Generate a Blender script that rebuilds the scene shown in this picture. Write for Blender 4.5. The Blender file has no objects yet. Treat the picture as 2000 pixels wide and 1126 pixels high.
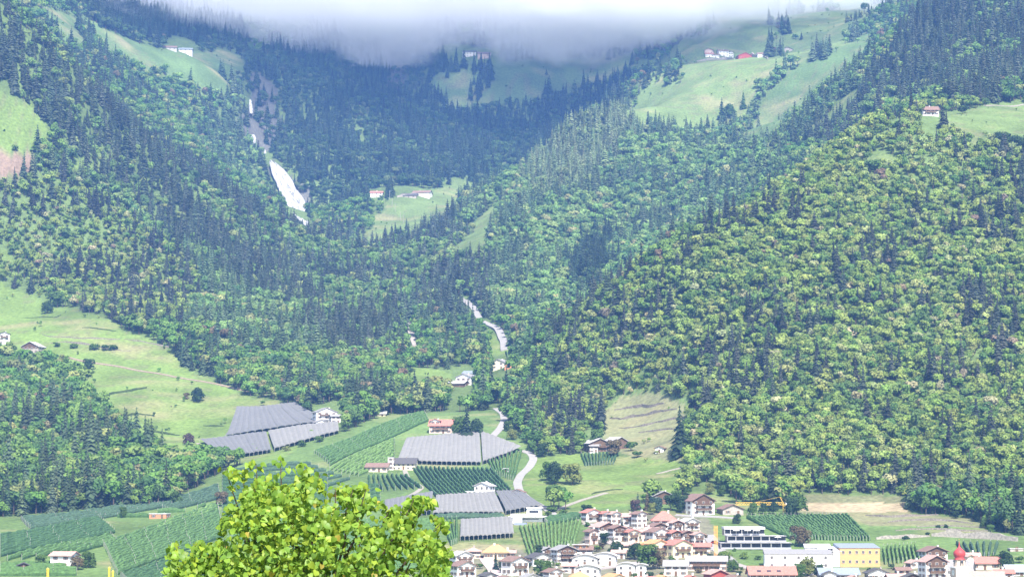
import bpy, bmesh, math, random
import numpy as np

# ------------------------------------------------------------------ camera, sky, sun, exposure
F = 4331.0                      # focal length in pixels of the 2000 px wide photograph
HORIZON = 950.0
PITCH = math.atan((HORIZON - 563.0) / F)
SC = bpy.context.scene
COL = SC.collection
cam_data = bpy.data.cameras.new("camera")
cam_data.sensor_width = 36.0
cam_data.lens = 36.0 * F / 2000.0
cam_data.clip_start = 0.5
cam_data.clip_end = 30000.0
cam = bpy.data.objects.new("camera", cam_data)
COL.objects.link(cam)
cam.location = (0, 0, 0)
cam.rotation_euler = (math.pi / 2 + PITCH, 0, 0)
SC.camera = cam

SUN_ELEV = math.radians(50)
sun_from = np.array([math.sin(math.radians(14)) * math.cos(SUN_ELEV),
                     -math.cos(math.radians(14)) * math.cos(SUN_ELEV), math.sin(SUN_ELEV)])
world = bpy.data.worlds.new("World")
SC.world = world
world.use_nodes = True
wn = world.node_tree
bg = wn.nodes["Background"]
sky = wn.nodes.new("ShaderNodeTexSky")
sky.sky_type = 'NISHITA'
sky.sun_disc = False
sky.sun_elevation = SUN_ELEV
# Nishita: rotation 0 puts the sun at +Y, growing clockwise seen from above
sky.sun_rotation = math.atan2(sun_from[0], sun_from[1]) % (2 * math.pi)
sky.air_density = 1.0
sky.dust_density = 2.0
wn.links.new(sky.outputs[0], bg.inputs[0])
bg.inputs[1].default_value = 0.15

sd = bpy.data.lights.new("sun", 'SUN')
sd.energy = 4.8
sd.angle = math.radians(0.6)
sd.color = (1.0, 0.95, 0.87)
sun = bpy.data.objects.new("sun", sd)
COL.objects.link(sun)
from mathutils import Vector, Matrix
sun.rotation_euler = Vector(tuple(-sun_from)).to_track_quat('-Z', 'Y').to_euler()
sun.location = (-200, -200, 300)

SC.view_settings.view_transform = 'Standard'
SC.view_settings.look = 'None'
SC.view_settings.exposure = 1.12
SC.view_settings.gamma = 1.0
SC.view_settings.use_curve_mapping = False
SC.render.engine = 'CYCLES'
cy = SC.cycles
cy.max_bounces = 8
cy.diffuse_bounces = 2
cy.glossy_bounces = 2
cy.transmission_bounces = 3
cy.volume_bounces = 5
cy.transparent_max_bounces = 8
cy.use_denoising = True
cy.volume_step_rate = 4.0
cy.volume_max_steps = 96
cy.caustics_reflective = False
cy.caustics_refractive = False

rng = np.random.default_rng(7)
random.seed(7)
CT, ST = math.cos(PITCH), math.sin(PITCH)

def ray(px, py):
    u = (np.asarray(px, float) - 1000.0) / F
    v = (563.0 - np.asarray(py, float)) / F
    return u, CT - v * ST, ST + v * CT

def P(px, py, D):
    x, y, z = ray(px, py)
    s = D / y
    return x * s, D + 0 * s, z * s

def proj(X, Y, Z):
    fw = Y * CT + Z * ST
    fw = np.maximum(fw, 1e-3)
    up = -Y * ST + Z * CT
    return 1000.0 + F * X / fw, 563.0 - F * up / fw

# ------------------------------------------------------------------ the lie of the land
# points read off the photograph (pixel column, pixel row, distance in metres)
CP = []
def A(*pts):
    CP.extend(pts)
# valley floor and village fan
A(*[(x, 1126, 1010) for x in range(-300, 2400, 300)])
A((0,1090,1060),(200,1060,1120),(300,1010,1220),(0,1015,1240),(420,960,1320))
A((900,1060,1110),(1200,1060,1110),(1500,1060,1120),(1800,1060,1120),(2000,1050,1130),
  (1150,1000,1200),(1400,1000,1210),(1600,1000,1230),(1800,1010,1210),(1990,1030,1180),
  (1350,965,1270),(1500,978,1260),(1700,968,1270),(1800,985,1250),(1950,1020,1200))
A((700,1000,1220),(700,925,1350),(790,912,1370),(900,972,1260),(1040,1000,1200),(860,842,1500),
  (640,825,1550),(520,890,1420),(970,805,1560),(1040,885,1420),(1010,945,1310))
A((1190,875,1430),(1280,905,1375),(1100,935,1320),(1250,782,1560),(1330,860,1440))
# left meadow and the spur below it
A((0,560,2050),(200,640,1900),(50,680,1850),(250,740,1760),(400,745,1750),(320,850,1600),(560,785,1670),
  (400,875,1520),(420,912,1440),(0,740,1760),(100,820,1590),(200,910,1430),(0,910,1440),(0,985,1300),
  (300,950,1370),(100,985,1310))
# left wooded slope, its crest and the dip behind
CREST_L = [(-150,-60,2280),(0,35,2310),(90,100,2350),(170,175,2380),(260,262,2420),(400,362,2500),(520,440,2600),(600,492,2640)]
A(*CREST_L)
A((300,600,2010),(400,500,2250),(200,420,2200),(0,400,2150),(100,250,2270),(0,200,2230),(500,650,1950),(600,700,1850),
  (650,600,2150),(700,700,1900),(800,705,1880),(300,420,2320),(500,540,2250),(0,300,2190))
# upper left pastures
A((130,50,2960),(200,90,3080),(350,105,3380),(440,155,3300),(300,45,3600),(100,0,3200),(260,100,3150),(0,-60,3100))
# waterfall ravine
A((500,150,3450),(490,220,3330),(495,270,3240),(520,300,3190),(530,314,3150),(560,365,3075),(600,442,3010),(625,400,3060),
  (640,300,3200),(650,200,3400),(430,250,3200),(460,345,3050),(560,420,2990))
# upper valley
A((735,378,2990),(810,378,3010),(780,405,2940),(750,455,2790),(900,425,2740),(860,560,2300),(790,500,2550),(780,640,2050),
  (910,592,2200),(980,662,1980),(905,740,1770),(980,715,1820),(800,765,1690),(700,785,1650),(830,805,1580),(690,500,2640))
# far bowl
A((700,350,3150),(750,300,3300),(750,200,3550),(760,130,3680),(880,250,3500),(950,200,3600),(930,118,3690),(1000,150,3620),
  (1150,115,3720),(1100,200,3600),(1000,300,3350),(880,345,3170),(560,100,3640),(620,60,3900))
# middle spur
A((1235,215,2950),(1170,232,2900),(1100,278,2850),(1040,338,2800),(960,378,2750))
A((1100,400,2500),(1200,350,2600),(1300,300,2700),(1000,480,2350),(1100,550,2150),(1200,480,2350),(1050,625,1980),
  (1300,400,2480),(1400,330,2580),(1140,605,2040))
# right upper pastures
A((1300,200,3050),(1250,250,2930),(1350,125,3380),(1450,118,3430),(1400,65,3610),(1550,105,3430),(1600,55,3600),
  (1500,250,2930),(1400,262,2880),(1270,148,3240),(1330,98,3440),(1700,40,3450),(1650,105,3050))
# upper right wood
A((1600,262,2450),(1650,215,2480),(1700,170,2480),(1750,75,2580),(1900,65,2440),(1900,160,2200),(1800,200,2050),
  (2000,208,2040),(2000,20,2500),(1550,225,2780),(1850,0,2640),(1480,300,2600))
# right hill: crest and face
A((1720,240,1850),(1640,300,1830),(1560,345,1815),(1450,425,1780),(1340,468,1750),(1260,515,1735),(1180,592,1720),
  (1110,648,1720),(1040,698,1720))
A((1820,225,1880),(1900,240,1860),(2000,290,1790),(1700,310,1780),(1600,410,1690),(1800,410,1690),(2000,410,1680),
  (1500,510,1620),(1700,505,1610),(1900,505,1600),(1400,605,1580),(1600,605,1540),(1800,605,1530),(2000,605,1520),
  (1300,705,1570),(1500,705,1480),(1700,705,1460),(1900,705,1450),(1400,805,1410),(1600,805,1390),(1800,805,1380),
  (2000,805,1370),(1500,905,1320),(1700,905,1310),(1900,905,1290),(1100,785,1590),(1000,765,1670),(1150,705,1650),(1050,855,1470))
# carry the edges of the photograph on to both sides
for (x, y, d) in list(CP):
    if x == 0:
        CP.append((-420, y, d)); CP.append((-900, y, d))
    if x in (2000, 1990):
        CP.append((2420, y, d)); CP.append((2900, y, d))
cx, cyy, cz = P(*np.array(CP, float).T)
pts = [np.stack([cx, cyy, cz], 1)]
def px_at(px, D): return (px - 1000.0) / F * D * 1.0
# ground that the photograph cannot see: behind crests, before the village, above the clouds
hid = [(px_at(1640,2050),2050,268),(px_at(1560,2050),2050,240),(px_at(1450,2030),2030,212),(px_at(1340,1980),1980,186),(px_at(1250,1950),1950,160),
       (px_at(1060,3050),3050,398),(px_at(1180,3150),3150,470),(px_at(1230,3480),3480,585),(px_at(1000,2950),2950,380),
       (px_at(200,2650),2650,405),(px_at(60,2620),2620,440),(px_at(330,2800),2800,440),(px_at(450,2840),2840,395),
       (px_at(1700,2850),2850,505),(px_at(1780,2900),2900,540)]
for x in (-2400,-1600,-900, -450, 0, 450, 900, 1600, 2400):
    hid += [(x*0.5, 0, -3), (x*0.5, 60, -16), (x*0.5, 150, -30), (x*0.6, 300, -46), (x*0.7, 600, -50), (x*0.8, 830, -48)]
for px in range(-900, 2901, 250):
    hid += [(px_at(px,4300), 4300, 1010), (px_at(px,4900), 4900, 1300)]
pts.append(np.array(hid, float))
CTRL = np.concatenate(pts)
# thin duplicates
keep, seen = [], set()
for i, p in enumerate(CTRL):
    k = (round(p[0] / 12), round(p[1] / 12))
    if k not in seen:
        seen.add(k); keep.append(i)
CTRL = CTRL[keep]
SCL = 100.0
CC = 0.45
def phi(r2): return np.sqrt(r2 + CC * CC)
q = CTRL[:, :2] / SCL
r2 = ((q[:, None] - q[None]) ** 2).sum(2)
n = len(q)
M = np.zeros((n + 3, n + 3))
M[:n, :n] = -phi(r2) + np.eye(n) * 0.02
M[:n, n] = 1; M[:n, n+1:] = q; M[n, :n] = 1; M[n+1:, :n] = q.T
W = np.linalg.solve(M, np.concatenate([CTRL[:, 2], [0, 0, 0]]))

GX0, GX1, GY0, GY1, GS = -1700.0, 1700.0, 0.0, 4704.0, 8.0
gx = np.arange(GX0, GX1 + 1, GS); gy = np.arange(GY0, GY1 + 1, GS)
def rbf(X, Y):
    out = np.empty(X.size)
    Xf, Yf = X.ravel() / SCL, Y.ravel() / SCL
    for s in range(0, X.size, 20000):
        a, b = Xf[s:s+20000], Yf[s:s+20000]
        d2 = (a[:, None] - q[None, :, 0]) ** 2 + (b[:, None] - q[None, :, 1]) ** 2
        out[s:s+20000] = -phi(d2) @ W[:n] + W[n] + W[n+1] * a + W[n+2] * b
    return out.reshape(X.shape)

def hash2(ix, iy, seed):
    h = (ix.astype(np.int64) * 374761393 + iy.astype(np.int64) * 668265263 + seed * 974634) & 0x7fffffff
    h = ((h ^ (h >> 13)) * 1274126177) & 0x7fffffff
    h = (h ^ (h >> 16)) & 0xffff
    return h / 65535.0
def vnoise(X, Y, seed=0):
    ix, iy = np.floor(X), np.floor(Y)
    fx, fy = X - ix, Y - iy
    fx = fx * fx * (3 - 2 * fx); fy = fy * fy * (3 - 2 * fy)
    a = hash2(ix, iy, seed); b = hash2(ix + 1, iy, seed); c = hash2(ix, iy + 1, seed); d = hash2(ix + 1, iy + 1, seed)
    return (a * (1 - fx) + b * fx) * (1 - fy) + (c * (1 - fx) + d * fx) * fy - 0.5
def fbm(X, Y, sc, octv=4, seed=0):
    X, Y = np.asarray(X, float), np.asarray(Y, float)
    t, a = 0, 1.0
    for o in range(octv):
        t = t + a * vnoise(X / sc, Y / sc, seed + o * 17)
        sc *= 0.5; a *= 0.5
    return t

GXX, GYY = np.meshgrid(gx, gy)
GZ = rbf(GXX, GYY)
rough = np.clip((GYY - 1300) / 900, 0, 1)
GZ += rough * fbm(GXX, GYY, 150, 4, 3) * 13 + rough * (np.abs(fbm(GXX, GYY, 260, 3, 9)) - 0.25) * -12
GZ += fbm(GXX, GYY, 60, 2, 5) * 1.2

def H(X, Y):
    X, Y = np.asarray(X, float), np.asarray(Y, float)
    u = np.clip((X - GX0) / GS, 0, len(gx) - 1.001); v = np.clip((Y - GY0) / GS, 0, len(gy) - 1.001)
    i, j = u.astype(int), v.astype(int)
    a, b = u - i, v - j
    return (GZ[j, i] * (1 - a) + GZ[j, i + 1] * a) * (1 - b) + (GZ[j + 1, i] * (1 - a) + GZ[j + 1, i + 1] * a) * b

DS = np.concatenate([np.arange(700, 4300, 3.0)])
def hit(px, py, dmin=900.0):
    """where the line of sight through a photograph pixel first meets the ground"""
    x, y, z = ray(px, py)
    d = DS[DS >= dmin]
    X, Z = x / y * d, z / y * d
    below = H(X, d) >= Z
    k = np.argmax(below)
    if not below.any():
        k = len(d) - 1
    if k > 0:
        f0 = H(X[k-1], d[k-1]) - Z[k-1]; f1 = H(X[k], d[k]) - Z[k]
        t = 0 if f1 == f0 else np.clip(-f0 / (f1 - f0), 0, 1)
        dd = d[k-1] + t * (d[k] - d[k-1])
    else:
        dd = d[0]
    X = float(x / y * dd)
    return X, float(dd), float(H(X, dd))

# horizon map for telling what can be seen
NB = 1200
AZ = np.linspace(-0.40, 0.40, NB)
HD = np.arange(700, 4300, 6.0)
HX = AZ[:, None] * HD[None]
HEL = np.maximum.accumulate(H(HX, np.broadcast_to(HD, HX.shape)) / HD[None], 1)
def visible(X, Y, top, slack=0.0):
    b = np.clip(((X / Y) + 0.40) / 0.80 * (NB - 1), 0, NB - 1).astype(int)
    k = np.clip(((Y - 14 - 700) / 6.0), 0, len(HD) - 1).astype(int)
    return (top + slack) / Y > HEL[b, k]
# ------------------------------------------------------------------ zones: what grows where (outlines from the photograph, each with its range of distance)
def inpoly(x, y, poly):
    x, y = np.asarray(x, float), np.asarray(y, float)
    r = np.zeros(x.shape, bool)
    m = len(poly)
    for i in range(m):
        x0, y0 = poly[i]; x1, y1 = poly[(i + 1) % m]
        if y0 == y1: continue
        c = ((y0 > y) != (y1 > y)) & (x < (x1 - x0) * (y - y0) / (y1 - y0) + x0)
        r ^= c
    return r
MEADOW, DRY, PASTURE, FIELD, ROCK, SOIL, DARKM, STONY, YARD = range(1, 10)
ZONES = [
 (FIELD, 900, 1590, [(-900,1010),(0,1010),(100,1003),(200,990),(300,992),(330,982),(420,932),(500,892),(620,852),(680,842),(740,812),(830,802),(880,805),(955,800),(1000,830),(1040,880),(1045,960),(1080,1000),(1160,985),(1260,985),(1350,962),(1400,955),(1440,985),(1560,1000),(1570,965),(1760,968),(1780,1003),(1900,1012),(1950,1042),(2000,1045),(2900,1045),(2900,1400),(-900,1400)]),
 (MEADOW, 1350, 2250, [(-500,520),(0,548),(60,570),(110,600),(190,612),(250,642),(300,662),(340,692),(375,722),(430,752),(480,772),(560,785),(600,800),(620,850),(560,890),(420,914),(350,908),(270,872),(215,822),(190,792),(160,747),(120,717),(60,702),(0,695),(-500,690)]),
 (MEADOW, 1200, 1500, [(1025,965),(1025,930),(1040,895),(1130,885),(1160,905),(1210,890),(1330,895),(1350,925),(1320,962),(1240,985),(1160,992),(1090,990),(1060,985)]),
 (DRY, 1300, 1680, [(1212,772),(1290,766),(1342,792),(1337,860),(1330,900),(1240,892),(1180,872),(1175,810)]),
 (DRY, 1180, 1330, [(1570,965),(1760,968),(1780,1003),(1900,1012),(1950,1042),(2000,1045),(2000,1058),(1720,1062),(1690,1020),(1560,1000)]),
 (YARD, 950, 1260, [(1135,1012),(1290,1000),(1385,1012),(1400,1045),(1440,1100),(1480,1112),(1640,1112),(1760,1108),(1960,1100),(2000,1130),(2000,1160),(880,1160),(885,1075),(940,1062),(1010,1062),(1040,1092),(1130,1060),(1150,1035)]),
 (STONY, 1180, 1330, [(1568,980),(1765,982),(1772,998),(1700,1000),(1566,997)]),
 (PASTURE, 1600, 2120, [(1832,222),(2000,200),(2600,200),(2600,330),(2000,312),(1950,295),(1885,275),(1845,250)]),
 (PASTURE, 1600, 2000, [(1690,312),(1730,300),(1765,312),(1760,328),(1700,330)]),
 (PASTURE, 1650, 2600, [(1435,385),(1480,362),(1520,345),(1525,352),(1480,378),(1440,395)]),
 (MEADOW, 1900, 2450, [(-500,150),(0,178),(45,205),(85,245),(92,292),(0,292),(-500,292)]),
 (SOIL, 1900, 2450, [(0,292),(55,300),(60,335),(0,345),(-400,345),(-400,292)]),
 (MEADOW, 1900, 2450, [(120,312),(160,310),(205,328),(190,338),(150,332)]),
 (MEADOW, 2000, 2450, [(0,495),(25,505),(30,520),(0,515)]),
 (DARKM, 2700, 4000, [(70,12),(110,18),(160,32),(260,80),(330,100),(400,100),(470,105),(480,140),(440,182),(400,172),(330,152),(260,132),(200,112),(130,82)]),
 (PASTURE, 2400, 3150, [(690,484),(755,408),(735,388),(830,380),(925,328),(965,326),(930,365),(898,392),(905,405),(892,460),(830,466),(740,482)]),
 (PASTURE, 2300, 3000, [(884,500),(918,445),(975,394),(972,440),(942,498)]),
 (PASTURE, 2600, 3000, [(918,372),(960,355),(1005,335),(1000,345),(950,375)]),
 (MEADOW, 1600, 1900, [(790,740),(800,715),(850,720),(880,735),(880,760),(840,775),(800,770)]),
 (MEADOW, 1800, 2050, [(955,655),(1000,675),(1010,690),(960,690)]),
 (DARKM, 3300, 4200, [(835,165),(900,140),(1000,118),(1270,105),(1280,130),(1200,155),(1060,195),(960,215),(900,222),(860,212)]),
 (PASTURE, 2650, 4000, [(1215,195),(1290,115),(1360,50),(1420,20),(1700,-30),(1770,-20),(1720,40),(1640,90),(1560,122),(1500,150),(1455,225),(1420,265),(1240,268),(1225,235)]),
 (DARKM, 2500, 3500, [(1560,120),(1650,85),(1710,62),(1690,115),(1640,165),(1560,235),(1490,285),(1450,270),(1505,190)]),
 (PASTURE, 2150, 2650, [(1560,262),(1640,195),(1690,160),(1680,185),(1600,262)]),
 (ROCK, 2950, 3600, [(478,140),(510,138),(530,150),(545,210),(560,250),(545,290),(520,300),(500,285),(475,260),(468,235),(485,195)]),
 (ROCK, 2950, 3300, [(525,310),(545,320),(575,345),(605,385),(640,430),(660,455),(615,455),(590,440),(565,410),(535,360)]),
 (ROCK, 3500, 4000, [(735,110),(775,115),(785,160),(770,190),(755,165)]),
 (STONY, 1500, 2300, [(1655,640),(1680,640),(1700,660),(1690,668),(1660,655)]),
]
def zone_at(X, Y, Z):
    px, py = proj(X, Y, Z)
    far = np.clip((Y - 1500) / 400, 0, 1)
    px = px + far * fbm(X, Y, 45, 3, 61) * 22; py = py + far * fbm(X, Y, 45, 3, 62) * 14
    out = np.zeros(np.shape(X), int)
    for k, d0, d1, poly in ZONES:
        m = (Y > d0) & (Y < d1)
        if m.any():
            idx = np.where(m)
            s = inpoly(px[idx], py[idx], poly)
            sub = out[idx]; sub[s] = k; out[idx] = sub
    out[(Y < 1010) & (out == 0)] = FIELD
    return out

# broken rock faces around the waterfall
zg = zone_at(GXX, np.maximum(GYY, 1.0), GZ)
GZ += np.where(zg == ROCK, fbm(GXX, GYY, 48, 3, 41) * 20, 0)
# ------------------------------------------------------------------ helpers
def mat(name, color, rough=0.8, spec=0.2, noise=0.0, nscale=1.0, bump=0.0, metallic=0.0, coords='Object'):
    m = bpy.data.materials.new(name)
    m.use_nodes = True
    nt = m.node_tree
    b = nt.nodes["Principled BSDF"]
    b.inputs["Roughness"].default_value = rough
    b.inputs["Specular IOR Level"].default_value = spec
    b.inputs["Metallic"].default_value = metallic
    b.inputs["Base Color"].default_value = (*color, 1)
    if noise or bump:
        tc = nt.nodes.new("ShaderNodeTexCoord")
        nz = nt.nodes.new("ShaderNodeTexNoise")
        nz.inputs["Scale"].default_value = nscale
        nz.inputs["Detail"].default_value = 4
        nt.links.new(tc.outputs[coords], nz.inputs["Vector"])
    if noise:
        mp = nt.nodes.new("ShaderNodeMapRange")
        mp.inputs[1].default_value = 0.25; mp.inputs[2].default_value = 0.75
        mp.inputs[3].default_value = 1 - noise; mp.inputs[4].default_value = 1 + noise
        nt.links.new(nz.outputs[0], mp.inputs[0])
        vm = nt.nodes.new("ShaderNodeVectorMath"); vm.operation = 'SCALE'
        vm.inputs[0].default_value = color
        nt.links.new(mp.outputs[0], vm.inputs["Scale"])
        nt.links.new(vm.outputs[0], b.inputs["Base Color"])
    if bump:
        bp = nt.nodes.new("ShaderNodeBump")
        bp.inputs["Strength"].default_value = bump
        nt.links.new(nz.outputs[0], bp.inputs["Height"])
        nt.links.new(bp.outputs[0], b.inputs["Normal"])
    return m

def mesh_obj(name, verts, faces, material=None, parent=None, smooth=False, loc=None):
    me = bpy.data.meshes.new(name)
    me.from_pydata([tuple(map(float, v)) for v in verts], [], faces)
    if smooth:
        me.polygons.foreach_set("use_smooth", [True] * len(me.polygons))
    o = bpy.data.objects.new(name, me)
    COL.objects.link(o)
    if material:
        me.materials.append(material)
    if parent is not None:
        o.parent = parent
    if loc is not None:
        o.location = loc
    return o

def tag(o, label=None, cat=None, group=None, kind=None):
    if label: o["label"] = label
    if cat: o["category"] = cat
    if group: o["group"] = group
    if kind: o["kind"] = kind
    return o

def empty(name, loc, rz=0.0):
    o = bpy.data.objects.new(name, None)
    COL.objects.link(o)
    o.empty_display_size = 1.0
    o.location = loc
    o.rotation_euler = (0, 0, rz)
    return o

class MB:
    """collects simple shapes into one mesh"""
    def __init__(self): self.v, self.f = [], []
    def add(self, vs, fs):
        b = len(self.v)
        self.v += [tuple(v) for v in vs]
        self.f += [tuple(i + b for i in f) for f in fs]
        return self
    def box(self, x0, x1, y0, y1, z0, z1):
        return self.add([(x0,y0,z0),(x1,y0,z0),(x1,y1,z0),(x0,y1,z0),(x0,y0,z1),(x1,y0,z1),(x1,y1,z1),(x0,y1,z1)],
                        [(3,2,1,0),(4,5,6,7),(0,1,5,4),(1,2,6,5),(2,3,7,6),(3,0,4,7)])
    def tube(self, p0, p1, r0, r1=None, n=6):
        r1 = r0 if r1 is None else r1
        p0, p1 = Vector(p0), Vector(p1)
        d = (p1 - p0).normalized()
        a = d.orthogonal().normalized(); b = d.cross(a)
        vs = []
        for p, r in ((p0, r0), (p1, r1)):
            for i in range(n):
                t = 2 * math.pi * i / n
                vs.append(p + a * math.cos(t) * r + b * math.sin(t) * r)
        fs = [(i, (i + 1) % n, n + (i + 1) % n, n + i) for i in range(n)]
        fs += [tuple(range(n - 1, -1, -1)), tuple(range(n, 2 * n))]
        return self.add(vs, fs)
    def lathe(self, prof, n=16, c=(0, 0)):
        vs, fs = [], []
        for r, z in prof:
            for i in range(n):
                t = 2 * math.pi * i / n
                vs.append((c[0] + r * math.cos(t), c[1] + r * math.sin(t), z))
        for k in range(len(prof) - 1):
            for i in range(n):
                j = (i + 1) % n
                fs.append((k*n+i, k*n+j, (k+1)*n+j, (k+1)*n+i))
        fs.append(tuple(range((len(prof)-1)*n, len(prof)*n)))
        fs.append(tuple(range(n-1, -1, -1)))
        return self.add(vs, fs)
    def build(self, name, material=None, parent=None, smooth=False, loc=None):
        return mesh_obj(name, self.v, self.f, material, parent, smooth, loc)

# ------------------------------------------------------------------ ground sheet
zc = {0:(0.10,0.145,0.048), MEADOW:(0.132,0.190,0.050), DRY:(0.165,0.170,0.085), PASTURE:(0.118,0.165,0.055), FIELD:(0.105,0.160,0.050),
      ROCK:(0.100,0.098,0.085), SOIL:(0.20,0.145,0.105), DARKM:(0.090,0.140,0.050), STONY:(0.36,0.29,0.18), YARD:(0.165,0.160,0.105)}
ta = np.concatenate([np.linspace(-0.95,-0.30,40)[:-1], np.linspace(-0.30,0.30,440), np.linspace(0.30,0.95,40)[1:]])
td = np.concatenate([np.linspace(0,1000,60)[:-1], np.linspace(1000,1640,170)[:-1], np.linspace(1640,4300,330)[:-1], np.linspace(4300,4690,14)])
TA, TD = np.meshgrid(ta, td)
TX = TA * np.maximum(TD, 120.0)
TZ = H(TX, TD)
nz_ = zone_at(TX, TD, TZ)
TZ = TZ + np.where(nz_ == 0, fbm(TX, TD, 25, 2, 31) * 2.4 * np.clip((TD - 1500) / 300, 0, 1), fbm(TX, TD, 22, 2, 33) * 0.9 * (TD > 1900))
# shallow steps of the old terraces in pastures
colr = np.zeros(TX.shape + (4,)); colr[..., 3] = 1
base = np.array([zc[k] for k in range(10)])
big = fbm(TX, TD, 70, 4, 51)[..., None]
med = fbm(TX, TD, 24, 3, 52)[..., None]
col3 = base[nz_]
col3 = col3 * (1 + 0.35 * med + 0.25 * big)
openm = np.isin(nz_, [MEADOW, PASTURE, DARKM, FIELD, DRY, YARD])[..., None]
dryness = np.clip(fbm(TX, TD * 1.8, 45, 4, 53)[..., None] * 2.2 - 0.25, 0, 1) * openm
col3 = col3 * (1 - dryness * 0.7) + np.array([0.24, 0.215, 0.11]) * dryness * 0.7
bands = (np.abs(((TZ + fbm(TX, TD, 60, 3, 55) * 10) / 9.0) % 1.0 - 0.5) < 0.075)[..., None] & (np.isin(nz_, [PASTURE, DRY, MEADOW, DARKM])[..., None]) & (fbm(TX, TD, 90, 2, 57)[..., None] > -0.05)
col3 = np.where(bands, col3 * 0.62 + np.array([0.05, 0.042, 0.028]), col3)
colr[..., :3] = np.clip(col3, 0.01, 0.8)
nr, nc = TX.shape
me = bpy.data.meshes.new("ground")
me.vertices.add(nr * nc)
me.vertices.foreach_set("co", np.stack([TX, TD, TZ], -1).astype(np.float32).ravel())
ii = np.arange(nr * nc).reshape(nr, nc)
qd = np.stack([ii[:-1, :-1], ii[:-1, 1:], ii[1:, 1:], ii[1:, :-1]], -1).reshape(-1, 4)
me.loops.add(qd.size); me.polygons.add(len(qd))
me.loops.foreach_set("vertex_index", qd.ravel().astype(np.int32))
me.polygons.foreach_set("loop_start", np.arange(0, qd.size, 4, dtype=np.int32))
me.polygons.foreach_set("use_smooth", np.ones(len(qd), bool))
ca = me.color_attributes.new("soil", 'FLOAT_COLOR', 'POINT')
ca.data.foreach_set("color", colr.astype(np.float32).ravel())
me.update(); me.validate()
gm = bpy.data.materials.new("ground")
gm.use_nodes = True
nt = gm.node_tree; pb = nt.nodes["Principled BSDF"]
pb.inputs["Roughness"].default_value = 0.95; pb.inputs["Specular IOR Level"].default_value = 0.05
at = nt.nodes.new("ShaderNodeAttribute"); at.attribute_name = "soil"
tc = nt.nodes.new("ShaderNodeTexCoord"); nz = nt.nodes.new("ShaderNodeTexNoise")
nz.inputs["Scale"].default_value = 0.35; nz.inputs["Detail"].default_value = 5
nt.links.new(tc.outputs["Object"], nz.inputs["Vector"])
mp = nt.nodes.new("ShaderNodeMapRange"); mp.inputs[1].default_value = .3; mp.inputs[2].default_value = .7; mp.inputs[3].default_value = .75; mp.inputs[4].default_value = 1.25
nt.links.new(nz.outputs[0], mp.inputs[0])
vm = nt.nodes.new("ShaderNodeVectorMath"); vm.operation = 'SCALE'
nt.links.new(at.outputs["Color"], vm.inputs[0]); nt.links.new(mp.outputs[0], vm.inputs["Scale"])
nt.links.new(vm.outputs[0], pb.inputs["Base Color"])
bp = nt.nodes.new("ShaderNodeBump"); bp.inputs["Strength"].default_value = 0.5; bp.inputs["Distance"].default_value = 1.0
nt.links.new(nz.outputs[0], bp.inputs["Height"]); nt.links.new(bp.outputs[0], pb.inputs["Normal"])
me.materials.append(gm)
ground = bpy.data.objects.new("ground", me); COL.objects.link(ground)
tag(ground, "steep green valley sides with meadows, terraces and forest floor", "terrain", kind="structure")
# ------------------------------------------------------------------ trees: shapes
def leaf_material(name, rough=0.7):
    m = bpy.data.materials.new(name)
    m.use_nodes = True
    nt = m.node_tree
    for nd in list(nt.nodes): nt.nodes.remove(nd)
    out = nt.nodes.new("ShaderNodeOutputMaterial")
    at = nt.nodes.new("ShaderNodeAttribute"); at.attribute_name = "tint"; at.attribute_type = 'INSTANCER'
    vc = nt.nodes.new("ShaderNodeAttribute"); vc.attribute_name = "leaf"
    mul = nt.nodes.new("ShaderNodeVectorMath"); mul.operation = 'MULTIPLY'
    nt.links.new(at.outputs["Color"], mul.inputs[0]); nt.links.new(vc.outputs["Color"], mul.inputs[1])
    df = nt.nodes.new("ShaderNodeBsdfDiffuse"); tr = nt.nodes.new("ShaderNodeBsdfTranslucent")
    mx = nt.nodes.new("ShaderNodeMixShader"); mx.inputs[0].default_value = 0.45
    nt.links.new(mul.outputs[0], df.inputs[0]); nt.links.new(mul.outputs[0], tr.inputs[0])
    nt.links.new(df.outputs[0], mx.inputs[1]); nt.links.new(tr.outputs[0], mx.inputs[2])
    nt.links.new(mx.outputs[0], out.inputs[0])
    return m
M_LEAF = leaf_material("foliage")
M_BARK = mat("bark", (0.09, 0.07, 0.055), 0.9, 0.1, 0.3, 3.0)

def set_leaf_colors(me, cols):
    ca = me.color_attributes.new("leaf", 'FLOAT_COLOR', 'POINT')
    ca.data.foreach_set("color", np.asarray(cols, np.float32).ravel())

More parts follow.
